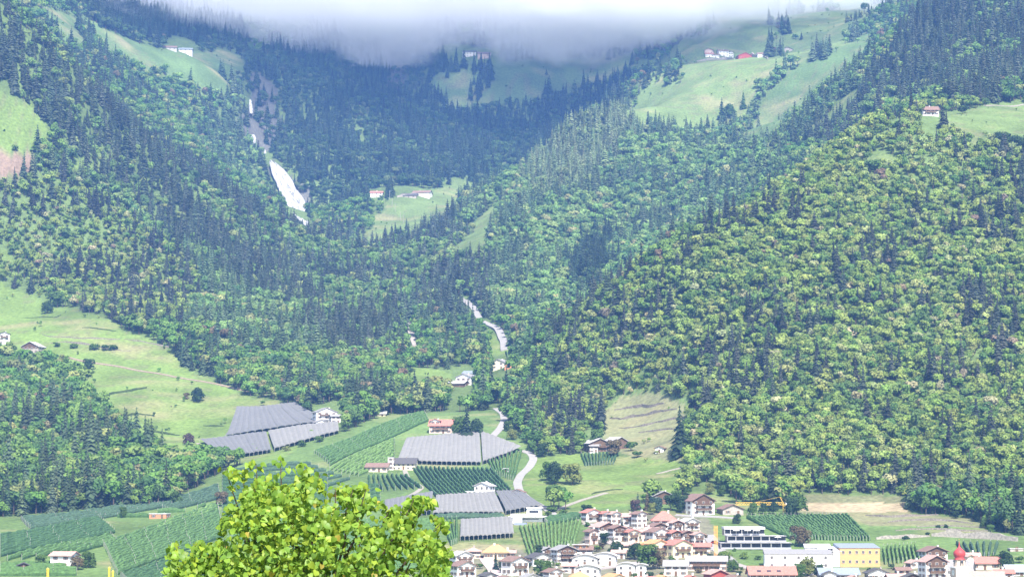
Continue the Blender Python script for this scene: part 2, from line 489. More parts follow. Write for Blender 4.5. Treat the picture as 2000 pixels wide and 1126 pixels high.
def broadleaf_mesh(seed, nl=7, cards=300, tall=1.0, zlo=0.34, cs0=1.0):
    """crown of a unit tree: height 1, leaf clumps over several uneven lobes"""
    r = np.random.default_rng(seed)
    lob = []
    for i in range(nl):
        a = r.uniform(0, 2 * math.pi); d = r.uniform(0.05, 0.24) if i else 0
        z = r.uniform(zlo, 0.76) if i else 0.62
        lob.append((d * math.cos(a), d * math.sin(a), z, r.uniform(0.13, 0.23)))
    vs, fs, cs, ns = [], [], [], []
    w = np.array([l[3] ** 2 for l in lob]); w /= w.sum()
    for k in range(cards):
        lx, ly, lz, lr = lob[r.choice(nl, p=w)]
        nrm = r.normal(size=3); nrm /= np.linalg.norm(nrm)
        if nrm[2] < -0.45: nrm[2] *= -1
        rad = lr * r.uniform(0.72, 1.08)
        c = np.array([lx, ly, lz]) + nrm * rad * np.array([1, 1, 0.9 * tall])
        nn = nrm + r.normal(size=3) * 0.55; nn /= np.linalg.norm(nn)
        t = np.cross(nn, r.normal(size=3)); t /= np.linalg.norm(t); b = np.cross(nn, t)
        s = r.uniform(0.030, 0.062) * cs0
        bl = len(vs); m = 5
        sh = 1 + r.uniform(-0.16, 0.16)
        for j in range(m):
            an = 2 * math.pi * j / m
            rr = s * r.uniform(0.7, 1.25)
            p = c + t * math.cos(an) * rr + b * math.sin(an) * rr + nn * r.uniform(-.25, .25) * s
            vs.append(p); cs.append((sh, sh, sh * r.uniform(0.85, 1.1), 1))
            sn = nrm * 0.9 + nn * 0.22 + np.array([0, -0.0, 0.35]); ns.append(sn / np.linalg.norm(sn))
        fs.append(tuple(range(bl, bl + m)))
    me = bpy.data.meshes.new("broadleaf_crown")
    me.from_pydata([tuple(v) for v in vs], [], fs)
    me.normals_split_custom_set_from_vertices([tuple(v) for v in ns])
    set_leaf_colors(me, cs)
    me.materials.append(M_LEAF)
    return me
def trunk_mesh(seed, h=0.62, r0=0.026):
    r = random.Random(seed)
    m = MB()
    m.tube((0, 0, -0.12), (0, 0, h * 0.5), r0, r0 * 0.75, 6)
    top = (r.uniform(-.03, .03), r.uniform(-.03, .03), h)
    m.tube((0, 0, h * 0.48), top, r0 * 0.75, r0 * 0.3, 5)
    for i in range(5):
        a = i * 2 * math.pi / 5 + r.uniform(-.4, .4)
        d = r.uniform(.12, .2)
        z = h * r.uniform(.45, .8)
        m.tube((0, 0, z), (d * math.cos(a), d * math.sin(a), z + r.uniform(.1, .2)), r0 * .42, r0 * .12, 4)
    me = bpy.data.meshes.new("tree_trunk")
    me.from_pydata(m.v, [], m.f); me.materials.append(M_BARK)
    return me
def conifer_mesh(seed, width=0.17, tiers=13, per=9, loose=0.0):
    r = np.random.default_rng(seed)
    vs, fs, cs = [], [], []
    for k in range(tiers):
        f = k / (tiers - 1)
        z = 0.07 + 0.90 * f
        R = width * (1 - f) ** 0.82 * r.uniform(0.82, 1.12) + 0.012
        npr = max(5, int(per * (1 - 0.4 * f)))
        off = r.uniform(0, 6.28)
        for j in range(npr):
            a = off + 2 * math.pi * j / npr + r.uniform(-.25, .25)
            L = R * r.uniform(0.65, 1.18)
            wd = (0.05 + 0.55 * R) * r.uniform(0.55, 0.9) * 0.55
            droop = L * (0.42 + 0.25 * r.random())
            ca, sa = math.cos(a), math.sin(a)
            zz = z + r.uniform(-.02, .02)
            b = len(vs); sh = 1 + r.uniform(-0.2, 0.2)
            vs += [(0, 0, zz + 0.035), (ca * L * .55 - sa * wd, sa * L * .55 + ca * wd, zz - droop * .5),
                   (ca * L, sa * L, zz - droop), (ca * L * .55 + sa * wd, sa * L * .55 - ca * wd, zz - droop * .5),
                   (ca * L * .5, sa * L * .5, zz - droop * 0.18)]
            cs += [(sh * .8, sh * .8, sh * .8, 1), (sh, sh, sh, 1), (sh * 1.15, sh * 1.15, sh, 1), (sh, sh, sh, 1), (sh, sh, sh, 1)]
            fs += [(b + 4, b + 1, b), (b + 4, b + 2, b + 1), (b + 4, b + 3, b + 2), (b + 4, b, b + 3)]
    b = len(vs)
    vs += [(0.012, 0, 0.93), (-0.006, 0.01, 0.93), (-0.006, -0.01, 0.93), (0, 0, 1.0)]
    cs += [(1, 1, 1, 1)] * 4
    fs += [(b, b + 1, b + 3), (b + 1, b + 2, b + 3), (b + 2, b, b + 3)]
    me = bpy.data.meshes.new("conifer_crown")
    me.from_pydata([tuple(map(float, v)) for v in vs], [], fs)
    arr = np.array(vs, float); nn = np.stack([arr[:, 0], arr[:, 1], 0 * arr[:, 0]], 1)
    ln = np.linalg.norm(nn, axis=1, keepdims=True); nn = np.where(ln > 1e-4, nn / np.maximum(ln, 1e-4), 0) + np.array([0, 0, 0.45])
    nn += r.normal(0, 0.25, nn.shape); nn /= np.linalg.norm(nn, axis=1, keepdims=True)
    me.normals_split_custom_set_from_vertices([tuple(v) for v in nn])
    set_leaf_colors(me, cs)
    me.materials.append(M_LEAF)
    return me
BL = [broadleaf_mesh(100 + i, nl=5 + i % 4, cards=300 + 20 * (i % 3), tall=[1, 1.15, .9][i % 3]) for i in range(7)]
BT = [trunk_mesh(200 + i) for i in range(3)]
CF = [conifer_mesh(300 + i, width=[.22, .25, .20, .27, .23][i], tiers=[13, 14, 15, 12, 13][i]) for i in range(5)]
def conifer_trunk():
    m = MB().tube((0, 0, -0.1), (0, 0, 0.9), 0.016, 0.004, 6)
    me = bpy.data.meshes.new("tree_trunk"); me.from_pydata(m.v, [], m.f); me.materials.append(M_BARK); return me
CTK = conifer_trunk()
BIGBL = [broadleaf_mesh(500 + i, nl=15, cards=1500, zlo=0.17, cs0=0.72, tall=1.1) for i in range(4)]

def joined(name, a, b):
    """crown and trunk in one mesh, for the masses of the woodland"""
    va = np.array([v.co[:] for v in a.vertices]); vb = np.array([v.co[:] for v in b.vertices])
    fa = [tuple(p.vertices) for p in a.polygons]; fb = [tuple(i + len(va) for i in p.vertices) for p in b.polygons]
    nb = [v.normal[:] for v in b.vertices]
    me = bpy.data.meshes.new(name)
    me.from_pydata([tuple(v) for v in np.concatenate([va, vb])], [], fa + fb)
    me.polygons.foreach_set("material_index", np.array([0] * len(fa) + [1] * len(fb), np.int32))
    cn = a.corner_normals
    na = [(0, 0, 1)] * len(va)
    for lp in a.loops: na[lp.vertex_index] = cn[lp.index].vector[:]
    me.normals_split_custom_set_from_vertices(list(na) + nb)
    ca = np.empty(len(va) * 4, np.float32); a.color_attributes["leaf"].data.foreach_get("color", ca)
    set_leaf_colors(me, np.concatenate([ca.reshape(-1, 4), np.ones((len(vb), 4))]))
    me.materials.append(M_LEAF); me.materials.append(M_BARK)
    return me
shapes_b = bpy.data.collections.new("broadleaf_shapes")
shapes_c = bpy.data.collections.new("conifer_shapes")
for i, a in enumerate(BL):
    shapes_b.objects.link(bpy.data.objects.new("a_broadleaf_%d" % i, joined("broadleaf", a, BT[i % 3])))
for i, a in enumerate(CF):
    shapes_c.objects.link(bpy.data.objects.new("a_conifer_%d" % i, joined("conifer", a, CTK)))

def scatter_group(name, coll):
    g = bpy.data.node_groups.new(name, 'GeometryNodeTree')
    g.interface.new_socket("Geometry", in_out='INPUT', socket_type='NodeSocketGeometry')
    g.interface.new_socket("Geometry", in_out='OUTPUT', socket_type='NodeSocketGeometry')
    N, L = g.nodes.new, g.links.new
    gi, go = N('NodeGroupInput'), N('NodeGroupOutput')
    ci = N('GeometryNodeCollectionInfo'); ci.inputs['Collection'].default_value = coll
    ci.inputs['Separate Children'].default_value = True; ci.inputs['Reset Children'].default_value = True
    ip = N('GeometryNodeInstanceOnPoints')
    ip.inputs['Pick Instance'].default_value = True
    def attr(nm, ty):
        a = N('GeometryNodeInputNamedAttribute'); a.data_type = ty; a.inputs['Name'].default_value = nm
        return a.outputs['Attribute']
    L(gi.outputs[0], ip.inputs['Points']); L(ci.outputs[0], ip.inputs['Instance'])
    L(attr('shape', 'INT'), ip.inputs['Instance Index'])
    L(attr('turn', 'FLOAT_VECTOR'), ip.inputs['Rotation'])
    L(attr('size', 'FLOAT_VECTOR'), ip.inputs['Scale'])
    L(ip.outputs[0], go.inputs[0])
    return g

def woodland(name, coll, pos, shape, turn, size, tint):
    me = bpy.data.meshes.new(name)
    me.vertices.add(len(pos))
    me.vertices.foreach_set("co", np.asarray(pos, np.float32).ravel())
    def put(nm, ty, arr, key):
        a = me.attributes.new(nm, ty, 'POINT'); a.data.foreach_set(key, np.asarray(arr).ravel())
    put("shape", 'INT', shape.astype(np.int32), "value")
    put("turn", 'FLOAT_VECTOR', turn.astype(np.float32), "vector")
    put("size", 'FLOAT_VECTOR', size.astype(np.float32), "vector")
    put("tint", 'FLOAT_VECTOR', tint.astype(np.float32), "vector")
    me.update()
    o = bpy.data.objects.new(name, me); COL.objects.link(o)
    md = o.modifiers.new("scatter", 'NODES'); md.node_group = scatter_group(name + "_scatter", coll)
    return o

# ------------------------------------------------------------------ where the trees stand
CON = [  # share of conifers, with the tint family
 (0.08, [(-900,-300),(2900,-300),(2900,1200),(-900,1200)], 0, 9999, 'green'),
 (0.045, [(1000,1000),(1100,640),(1450,400),(1720,200),(2900,200),(2900,1100)], 1250, 2050, 'bright'),
 (0.20, [(900,420),(1240,170),(1560,250),(1450,420),(1180,600),(1000,640),(880,560)], 1900, 3000, 'mid'),
 (0.85, [(1010,330),(1060,240),(1160,170),(1240,160),(1240,260),(1200,330),(1120,360),(1050,380)], 2500, 3100, 'larch'),
 (0.54, [(-400,-100),(0,10),(120,100),(300,250),(520,400),(640,470),(700,540),(790,640),(760,705),(690,710),(600,640),(470,540),(300,430),(150,290),(0,180),(-400,120)], 1850, 2750, 'dark'),
 (0.22, [(300,430),(470,540),(600,640),(690,710),(560,740),(400,640),(250,520),(150,420),(60,330),(150,290)], 1850, 2400, 'mid'),
 (0.34, [(600,470),(700,455),(800,440),(900,430),(960,470),(980,520),(940,610),(880,620),(800,600),(740,640),(660,560)], 2000, 2800, 'dark'),
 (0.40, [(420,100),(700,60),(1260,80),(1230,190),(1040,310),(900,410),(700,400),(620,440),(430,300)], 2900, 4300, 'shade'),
 (0.25, [(400,150),(480,140),(520,300),(600,440),(500,400),(400,330)], 2900, 3500, 'mid'),
 (0.75, [(1560,300),(1640,240),(1700,160),(1780,60),(1860,-60),(2900,-60),(2900,190),(1850,200),(1720,215),(1640,285)], 1950, 2750, 'dark'),  # conifer wood, its dark share also standing in for cloud shade
 (0.35, [(1400,130),(1700,60),(1700,180),(1560,310),(1400,300)], 2450, 3600, 'mid'),
 (0.08, [(-400,330),(0,345),(150,335),(290,430),(420,560),(350,690),(110,600),(0,550),(-400,520)], 1900, 2350, 'bright'),
 (0.85, [(1120,480),(1180,440),(1195,520),(1165,592),(1120,592)], 1900, 2500, 'shade'),  # dark conifers added to give the shade in the gully
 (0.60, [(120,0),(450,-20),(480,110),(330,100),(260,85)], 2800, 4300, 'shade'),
]
TINTS = {
 'green': [((0.156,0.281,0.065),5),((0.225,0.338,0.088),3),((0.112,0.206,0.069),3),((0.312,0.350,0.131),1.0),((0.250,0.206,0.119),.3)],
 'bright': [((0.232,0.328,0.081),5),((0.299,0.379,0.104),4),((0.136,0.232,0.068),3),((0.350,0.407,0.153),1.2),((0.418,0.418,0.226),.35),((0.305,0.254,0.169),.12)],
 'mid': [((0.206,0.331,0.106),5),((0.269,0.388,0.135),3),((0.131,0.231,0.090),2),((0.375,0.406,0.181),.8)],
 'larch': [((0.195,0.270,0.110),5),((0.250,0.310,0.140),3)],
 'dark': [((0.194,0.306,0.094),4),((0.131,0.219,0.075),3),((0.288,0.362,0.131),1.3)],
 'shade': [((0.095,0.160,0.055),4),((0.075,0.125,0.050),3),((0.150,0.200,0.085),1)],  # darker leaf tones: shade of the bowl and gully put into the colour
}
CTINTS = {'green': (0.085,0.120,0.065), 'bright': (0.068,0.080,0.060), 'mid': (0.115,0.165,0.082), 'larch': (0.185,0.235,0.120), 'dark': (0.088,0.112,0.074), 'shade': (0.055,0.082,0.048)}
cand = []
for d0, d1, sp in ((1130, 1700, 5.2), (1700, 2300, 6.2), (2300, 3000, 7.8), (3000, 4010, 9.0)):
    ys = np.arange(d0, d1, sp)
    for y in ys:
        xs = np.arange(-0.262 * y, 0.262 * y, sp)
        cand.append(np.stack([xs + rng.uniform(-.48, .48, len(xs)) * sp, y + rng.uniform(-.48, .48, len(xs)) * sp], 1))
cand = np.concatenate(cand)
TXc, TYc = cand.T
TZc = H(TXc, TYc)
zn = zone_at(TXc, TYc, TZc)
ppx, ppy = proj(TXc, TYc, TZc)
clump = fbm(TXc, TYc, 55, 3, 77)
edge = fbm(TXc, TYc, 18, 2, 78)
keep = (zn == 0) & (TYc > 1135)
keep |= np.isin(zn, [PASTURE, DARKM]) & (TYc > 2600) & (clump > 0.36)           # copses in the high pastures
shrubby = np.isin(zn, [MEADOW, PASTURE, DRY, DARKM]) & (TYc > 1330) & (rng.random(len(zn)) < np.where(edge > 0.18, 0.10, 0.006))
keep |= shrubby
keep |= (zn == ROCK) & (rng.random(len(zn)) < 0.42)
# corridors kept free: roads, waterfall, yards (filled in below by the places that need them)
FREE = []
def corridor(line, w, d0, d1): FREE.append((line, w, d0, d1))
corridor([(592,425),(604,492)], 10, 2640, 3100)
corridor([(530,325),(562,385),(598,450),(604,478)], 17, 2660, 3160)
corridor([(484,190),(491,230),(492,262),(497,282),(520,300),(545,340),(575,390),(600,445)], 9, 2900, 3500)
corridor([(905,590),(935,630)], 14, 1900, 2350)
corridor([(935,628),(958,645),(978,662),(986,712)], 14, 1740, 2350)
corridor([(797,635),(803,665),(812,705)], 9, 1800, 2300)
corridor([(968,797),(980,815),(970,845),(950,862)], 13, 1400, 1650)
corridor([(640,800),(640,825)], 36, 1480, 1660)
corridor([(905,715),(900,785)], 30, 1600, 1860)
corridor([(978,700),(982,752)], 22, 1660, 1900)
corridor([(858,815),(858,850)], 34, 1400, 1600)
corridor([(790,375),(830,378)], 24, 2850, 3080)
corridor([(737,370),(737,385)], 16, 2850, 3080)
corridor([(1190,850),(1190,885)], 52, 1350, 1520)
corridor([(1290,945),(1300,985)], 24, 1200, 1400)
corridor([(1375,975),(1380,1008)], 28, 1130, 1330)
corridor([(1750,215),(1752,240)], 16, 1740, 1960)
corridor([(1818,212),(1820,248)], 20, 1740, 1960)
corridor([(0,650),(60,690)], 30, 1700, 1950)
corridor([(340,90),(370,100)], 20, 3200, 3600)
corridor([(880,105),(960,115)], 20, 3500, 4000)
corridor([(1370,105),(1600,95)], 18, 3200, 3700)
def seg_dist(px, py, line):
    d = np.full(px.shape, 1e9)
    for (x0, y0), (x1, y1) in zip(line[:-1], line[1:]):
        dx, dy = x1 - x0, y1 - y0
        t = np.clip(((px - x0) * dx + (py - y0) * dy) / (dx * dx + dy * dy), 0, 1)
        d = np.minimum(d, np.hypot(px - x0 - t * dx, py - y0 - t * dy))
    return d
for line, w, d0, d1 in FREE:
    keep &= ~((TYc > d0) & (TYc < d1) & (seg_dist(ppx, ppy, line) < w))
sel = np.where(keep)[0]
TXc, TYc, TZc, ppx, ppy, clump = TXc[sel], TYc[sel], TZc[sel], ppx[sel], ppy[sel], clump[sel]
cf = np.zeros(len(sel)); fam = np.zeros(len(sel), int); fams = list(TINTS)
jx = ppx + fbm(TXc, TYc, 70, 3, 91) * 55; jy = ppy + fbm(TXc, TYc, 70, 3, 92) * 40
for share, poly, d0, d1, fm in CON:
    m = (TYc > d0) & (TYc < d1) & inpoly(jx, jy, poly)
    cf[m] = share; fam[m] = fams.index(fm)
pc = np.clip(cf + clump * 1.1 * np.sqrt(cf * (1 - cf)) * 2.6, 0, 1)
shb = shrubby[sel]
iscon = (rng.random(len(sel)) < pc) & ~shb
hgt = np.where(iscon, rng.uniform(14, 28, len(sel)) * rng.choice([.7, 1, 1, 1.1], len(sel)), rng.uniform(8.5, 16, len(sel)) * rng.choice([.7, 1, 1, 1.2], len(sel)))
hgt *= np.where(fam == fams.index('bright'), np.where(iscon, 0.85, 0.78), 1.0)
hgt *= np.where(TYc > 3000, 1.15, 1.0)
hgt = np.where(shb, hgt * 0.30, hgt)
vis = visible(TXc, TYc, TZc + hgt, 6.0) & (ppx > -260) & (ppx < 2260)
wdt = np.where(iscon, rng.uniform(0.85, 1.25, len(sel)), rng.uniform(0.9, 1.3, len(sel)))
tint = np.zeros((len(sel), 3))
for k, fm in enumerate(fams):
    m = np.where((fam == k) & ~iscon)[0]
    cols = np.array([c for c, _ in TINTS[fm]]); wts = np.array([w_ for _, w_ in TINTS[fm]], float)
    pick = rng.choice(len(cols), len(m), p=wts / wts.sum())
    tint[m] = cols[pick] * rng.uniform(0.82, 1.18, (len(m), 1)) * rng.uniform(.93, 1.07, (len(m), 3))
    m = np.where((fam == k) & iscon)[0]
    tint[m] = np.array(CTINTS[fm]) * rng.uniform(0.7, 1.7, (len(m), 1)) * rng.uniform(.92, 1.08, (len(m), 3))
V = np.where(vis)[0]
app = hgt * wdt / TYc
inframe = (ppx > 5) & (ppx < 1995) & (ppy > 5) & (ppy < 1120) & visible(TXc, TYc, TZc + hgt * 0.45, 0)
rank = np.where(vis & inframe, app, -1)
single = []
for kind in (False, True):
    idx = np.where((iscon == kind) & (rank > 0))[0]
    single.append(idx[np.argsort(-rank[idx])[:300]])
is_single = np.zeros(len(sel), bool)
for s in single: is_single[s] = True
turn = np.zeros((len(sel), 3)); turn[:, 2] = rng.uniform(0, 6.283, len(sel)); turn[:, :2] = rng.normal(0, 0.035, (len(sel), 2))
size = np.stack([hgt * wdt, hgt * wdt, hgt], 1)
shp = np.where(iscon, rng.integers(0, len(CF), len(sel)), rng.integers(0, len(BL), len(sel)))
posz = TZc - 0.4
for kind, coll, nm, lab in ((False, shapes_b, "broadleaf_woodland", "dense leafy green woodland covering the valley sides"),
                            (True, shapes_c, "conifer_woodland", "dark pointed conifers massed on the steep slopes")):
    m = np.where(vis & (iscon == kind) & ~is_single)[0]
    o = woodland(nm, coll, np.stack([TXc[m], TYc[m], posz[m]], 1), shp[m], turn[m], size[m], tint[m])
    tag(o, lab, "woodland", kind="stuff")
    print(nm, len(m))

def plant(name, crown_me, trunk_me, loc, size, turn, tint, label, cat, group=None):
    e = empty(name, loc); e.rotation_euler = turn; e.scale = size
    c = bpy.data.objects.new("crown", crown_me); COL.objects.link(c); c.parent = e; c["tint"] = [float(t) for t in tint]
    t = bpy.data.objects.new("trunk", trunk_me); COL.objects.link(t); t.parent = e
    tag(e, label, cat, group)
    return e
LAND = [((8,672), "tall white farmhouse at the meadow's edge"), ((250,740), "earth track across the sloping meadow"), ((560,790), "dark grey hail net"), ((640,826), "white farmhouse with grey gables"),
  ((860,846), "farmhouse with the wide red roof"), ((905,752), "white farmhouse among the valley woods"), ((975,720), "barn with the orange side"), ((735,385), "small red roofed house at the valley head"),
  ((600,440), "foot of the tall waterfall"), ((1180,880), "old timber farm"), ((1328,890), "huge solitary conifer"), ((1250,782), "top of the dry terraces"), ((1374,1000), "tall farmhouse with dark timber gable"),
  ((1535,1000), "yellow crane"), ((1660,985), "straw coloured field"), ((1820,225), "white farmhouse at the upper pasture"), ((1668,655), "bare stony patch on the wooded hillside"), ((1880,1040), "pale stone retaining wall"),
  ((985,680), "pale track through the valley woods"), ((805,660), "bleached stony streambed"), ((308,1010), "orange brick hut"), ((60,1034), "bluish orchard rows"), ((1010,880), "road bend beside the nets"), ((200,335), "small upper meadow strip"),
  ((30,250), "bright clearing with bare soil"), ((1450,390), "narrow clearing in the gully"), ((770,740), "small meadow in the valley wood"), ((1960,290), "dark trees of the upper pasture"), ((420,900), "lower net's corner"), ((172,730), "dark tree below the earth track"), ((240,770), "dark cut bank in the meadow"), ((290,864), "wall line on the lower meadow"), ((118,1108), "pink roofed orchard house"), ((1432,1005), "low stone shed"), ((345,985), "round pale tree at the hut")]
LXYZ = np.array([hit(*l[0]) for l in LAND])
def place_words(i):
    p = np.array([TXc[i], TYc[i], TZc[i]])
    d = np.linalg.norm(LXYZ - p, axis=1); k = int(np.argmin(d)); dz = p[2] - LXYZ[k][2]
    rel = "uphill from" if dz > 18 else ("downhill from" if dz < -18 else "level with")
    how = "near, " if d[k] < 70 else ("distant, " if d[k] > 190 else "")
    return how + rel + " the " + LAND[k][1]
for kind, idx in ((False, single[0]), (True, single[1])):
    for i in idx:
        w = place_words(i)
        r_, g_, b_ = tint[i]
        if kind:
            look, nm = ("tall" if hgt[i] > 24 else "smaller") + " dark conifer", "conifer_tree"
        else:
            look = "cream tinged leafy tree" if r_ > 0.385 else ("yellow green leafy tree" if r_ > 0.25 else ("dark green leafy tree" if g_ < 0.24 else "fresh green leafy tree"))
            nm = "broadleaf_tree"
        me_ = CF[shp[i]] if kind else BL[shp[i]]
        plant(nm, me_, CTK if kind else BT[shp[i] % 3], (TXc[i], TYc[i], posz[i]), tuple(size[i]), tuple(turn[i]), tint[i],
              (look + " " + w), "tree", look + "s " + w)
# ------------------------------------------------------------------ air and clouds
HAZE_TOP = 689.0
hz = MB().box(-2600, 2600, -60, 4760, -75, HAZE_TOP).build("haze")
m = bpy.data.materials.new("haze"); m.use_nodes = True
nt = m.node_tree
for nd in list(nt.nodes): nt.nodes.remove(nd)
out = nt.nodes.new("ShaderNodeOutputMaterial"); pv = nt.nodes.new("ShaderNodeVolumePrincipled")
pv.inputs["Color"].default_value = (0.19, 0.41, 1.0, 1)
pv.inputs["Density"].default_value = 0.000084
pv.inputs["Anisotropy"].default_value = 0.0
nt.links.new(pv.outputs[0], out.inputs["Volume"])
hz.data.materials.append(m)
tag(hz, "pale blue summer haze filling the valley air", "haze", kind="stuff")

# a bank of low cloud that hangs on the upper slopes
def cloud_bank(name, x0, x1, y0, y1, z0, z1, dens, label):
    o = MB().box(x0, x1, y0, y1, z0, z1).build(name)
    m = bpy.data.materials.new(name); m.use_nodes = True
    nt = m.node_tree; N, L = nt.nodes.new, nt.links.new
    for nd in list(nt.nodes): nt.nodes.remove(nd)
    out = N("ShaderNodeOutputMaterial"); pv = N("ShaderNodeVolumePrincipled")
    pv.inputs["Color"].default_value = (0.96, 0.96, 0.98, 1)
    pv.inputs["Anisotropy"].default_value = 0.1
    tc = N("ShaderNodeTexCoord"); sp = N("ShaderNodeSeparateXYZ"); L(tc.outputs["Object"], sp.inputs[0])
    nz = N("ShaderNodeTexNoise"); nz.inputs["Scale"].default_value = 1 / 170.0; nz.inputs["Detail"].default_value = 4; nz.inputs["Roughness"].default_value = 0.62
    L(tc.outputs["Object"], nz.inputs["Vector"])
    def mr(src, a, b, c, d, smooth=True):
        q = N("ShaderNodeMapRange"); q.interpolation_type = 'SMOOTHSTEP' if smooth else 'LINEAR'
        q.inputs[1].default_value = a; q.inputs[2].default_value = b; q.inputs[3].default_value = c; q.inputs[4].default_value = d
        L(src, q.inputs[0]); return q.outputs[0]
    def op(k, a, b):
        q = N("ShaderNodeMath"); q.operation = k
        for i, v in enumerate((a, b)):
            if isinstance(v, (int, float)): q.inputs[i].default_value = v
            else: L(v, q.inputs[i])
        return q.outputs[0]
    # the cloud base sags and lifts along the mountainside
    fc = N("ShaderNodeFloatCurve")
    cu = fc.mapping.curves[0]
    prof = [(-800, 800), (-598, 772), (-470, 752), (-376, 735), (-290, 728), (-222, 698), (-140, 728), (-70, 748), (-20, 720), (85, 702), (256, 708), (320, 738), (420, 764), (560, 790), (800, 820)]
    ptsc = [((x + 800) / 1600, (z - 690) / 150) for x, z in prof]
    for k, (a_, b_) in enumerate(ptsc):
        if k == 0: cu.points[0].location = (a_, b_)
        elif k == len(ptsc) - 1: cu.points[1].location = (a_, b_)
    for a_, b_ in ptsc[1:-1]: cu.points.new(a_, b_)
    fc.mapping.update()
    L(op('DIVIDE', op('ADD', sp.outputs[0], 800.0), 1600.0), fc.inputs["Value"])
    basez = op('ADD', op('MULTIPLY', fc.outputs[0], 150.0), 690.0)
    zz = op('ADD', op('SUBTRACT', sp.outputs[2], basez), op('MULTIPLY', op('SUBTRACT', nz.outputs[0], 0.5), 235.0))
    d = mr(zz, -4.0, 46.0, 0.0, 1.0)
    d = op('MULTIPLY', d, mr(sp.outputs[2], z0, z0 + 10, 0.0, 1.0))
    d = op('MULTIPLY', d, mr(sp.outputs[2], z1 - 50, z1, 1.0, 0.0))
    d = op('MULTIPLY', d, mr(sp.outputs[1], y0, y0 + 150, 0.0, 1.0))
    d = op('MULTIPLY', d, dens)
    L(d, pv.inputs["Density"]); L(pv.outputs[0], out.inputs["Volume"])
    o.data.materials.append(m)
    tag(o, label, "cloud", kind="stuff")
    return o
cloud_bank("cloud", -1150, 1150, 3150, 4600, 690.0, 885.0, 0.026, "bank of white low cloud hanging on the upper mountainside")
# ------------------------------------------------------------------ roads, walls, water
M_ROAD = mat("road_surface", (0.28, 0.265, 0.25), 0.9, 0.1, 0.12, 0.5)
M_TRACK = mat("gravel_track", (0.27, 0.245, 0.20), 0.95, 0.05, 0.2, 0.6)
M_STONE = mat("dry_stone", (0.20, 0.175, 0.15), 0.95, 0.05, 0.45, 1.1, 0.6)
M_STONE_L = mat("pale_stone", (0.30, 0.27, 0.235), 0.95, 0.05, 0.4, 0.9, 0.6)
M_HEDGE = mat("bank_scrub", (0.060, 0.085, 0.032), 0.95, 0.05, 0.4, 0.6)

def world_line(pix, step=4.0, dmin=900.0):
    w = [np.array(hit(x, y, dmin)) for x, y in pix]
    out = []
    for a, b in zip(w[:-1], w[1:]):
        k = max(1, int(np.hypot(*(b - a)[:2]) / step))
        for i in range(k): out.append(a + (b - a) * i / k)
    out.append(w[-1])
    o = np.array(out)
    for _ in range(2):
        if len(o) > 4: o[1:-1] = (o[:-2] + 2 * o[1:-1] + o[2:]) / 4
    o[:, 2] = H(o[:, 0], o[:, 1])
    return o
def normals2(o):
    t = np.gradient(o[:, :2], axis=0); t /= np.maximum(np.linalg.norm(t, axis=1, keepdims=True), 1e-6)
    return np.stack([-t[:, 1], t[:, 0]], 1)
def ribbon(name, o, width, material, lift=0.3, thick=1.2, wob=0.0):
    nrm = normals2(o); w = np.broadcast_to(np.asarray(width, float) / 2, (len(o),)).copy()
    if wob: w *= 1 + wob * np.array([fbm(p[0], p[1], 9, 2, 5) for p in o])
    vs, fs = [], []
    for p, nn, ww in zip(o, nrm, w):
        for s in (-1, 1):
            x, y = p[0] + nn[0] * ww * s, p[1] + nn[1] * ww * s
            z = max(float(H(x, y)), p[2] - 0.25) + lift
            vs += [(x, y, z), (x, y, z - thick)]
    for i in range(len(o) - 1):
        a, b = 4 * i, 4 * i + 4
        fs += [(a, a + 2, b + 2, b), (a + 1, b + 1, b + 3, a + 3), (a, b, b + 1, a + 1), (a + 2, a + 3, b + 3, b + 2)]
    e = 4 * (len(o) - 1)
    fs += [(0, 1, 3, 2), (e, e + 2, e + 3, e + 1)]
    return mesh_obj(name, vs, fs, material, smooth=False)
def wall(pix, h, label, material=None, thick=0.7, name="terrace_wall", group=None, cat="wall"):
    o = world_line(pix, 3.0)
    nrm = normals2(o); vs, fs = [], []
    for k, (p, nn) in enumerate(zip(o, nrm)):
        tt = k / max(1, len(o) - 1)
        hh = h * (1 + 0.9 * float(fbm(p[0], p[1], 7, 3, 8))) * (0.25 + 0.75 * math.sin(math.pi * min(max(tt, .02), .98)) ** .5)
        jig = (float(fbm(p[0], p[1], 26, 3, 18)) * 6.0 + float(fbm(p[0], p[1], 5, 2, 19)) * .6) * (1 if thick < .75 else .15)
        for s, z in ((-1, -0.9), (-1, hh), (1, hh), (1, -0.9)):
            vs.append((p[0] + nn[0] * (thick / 2 * s + jig), p[1] + nn[1] * (thick / 2 * s + jig), float(H(p[0] + nn[0] * jig, p[1] + nn[1] * jig)) + z))
    for i in range(len(o) - 1):
        a, b = 4 * i, 4 * i + 4
        fs += [(a, b, b + 1, a + 1), (a + 1, b + 1, b + 2, a + 2), (a + 2, b + 2, b + 3, a + 3)]
    e = 4 * (len(o) - 1)
    fs += [(0, 1, 2, 3), (e + 3, e + 2, e + 1, e)]
    ob = mesh_obj(name, vs, fs, material or M_STONE)
    tag(ob, label, cat, group)
    return ob

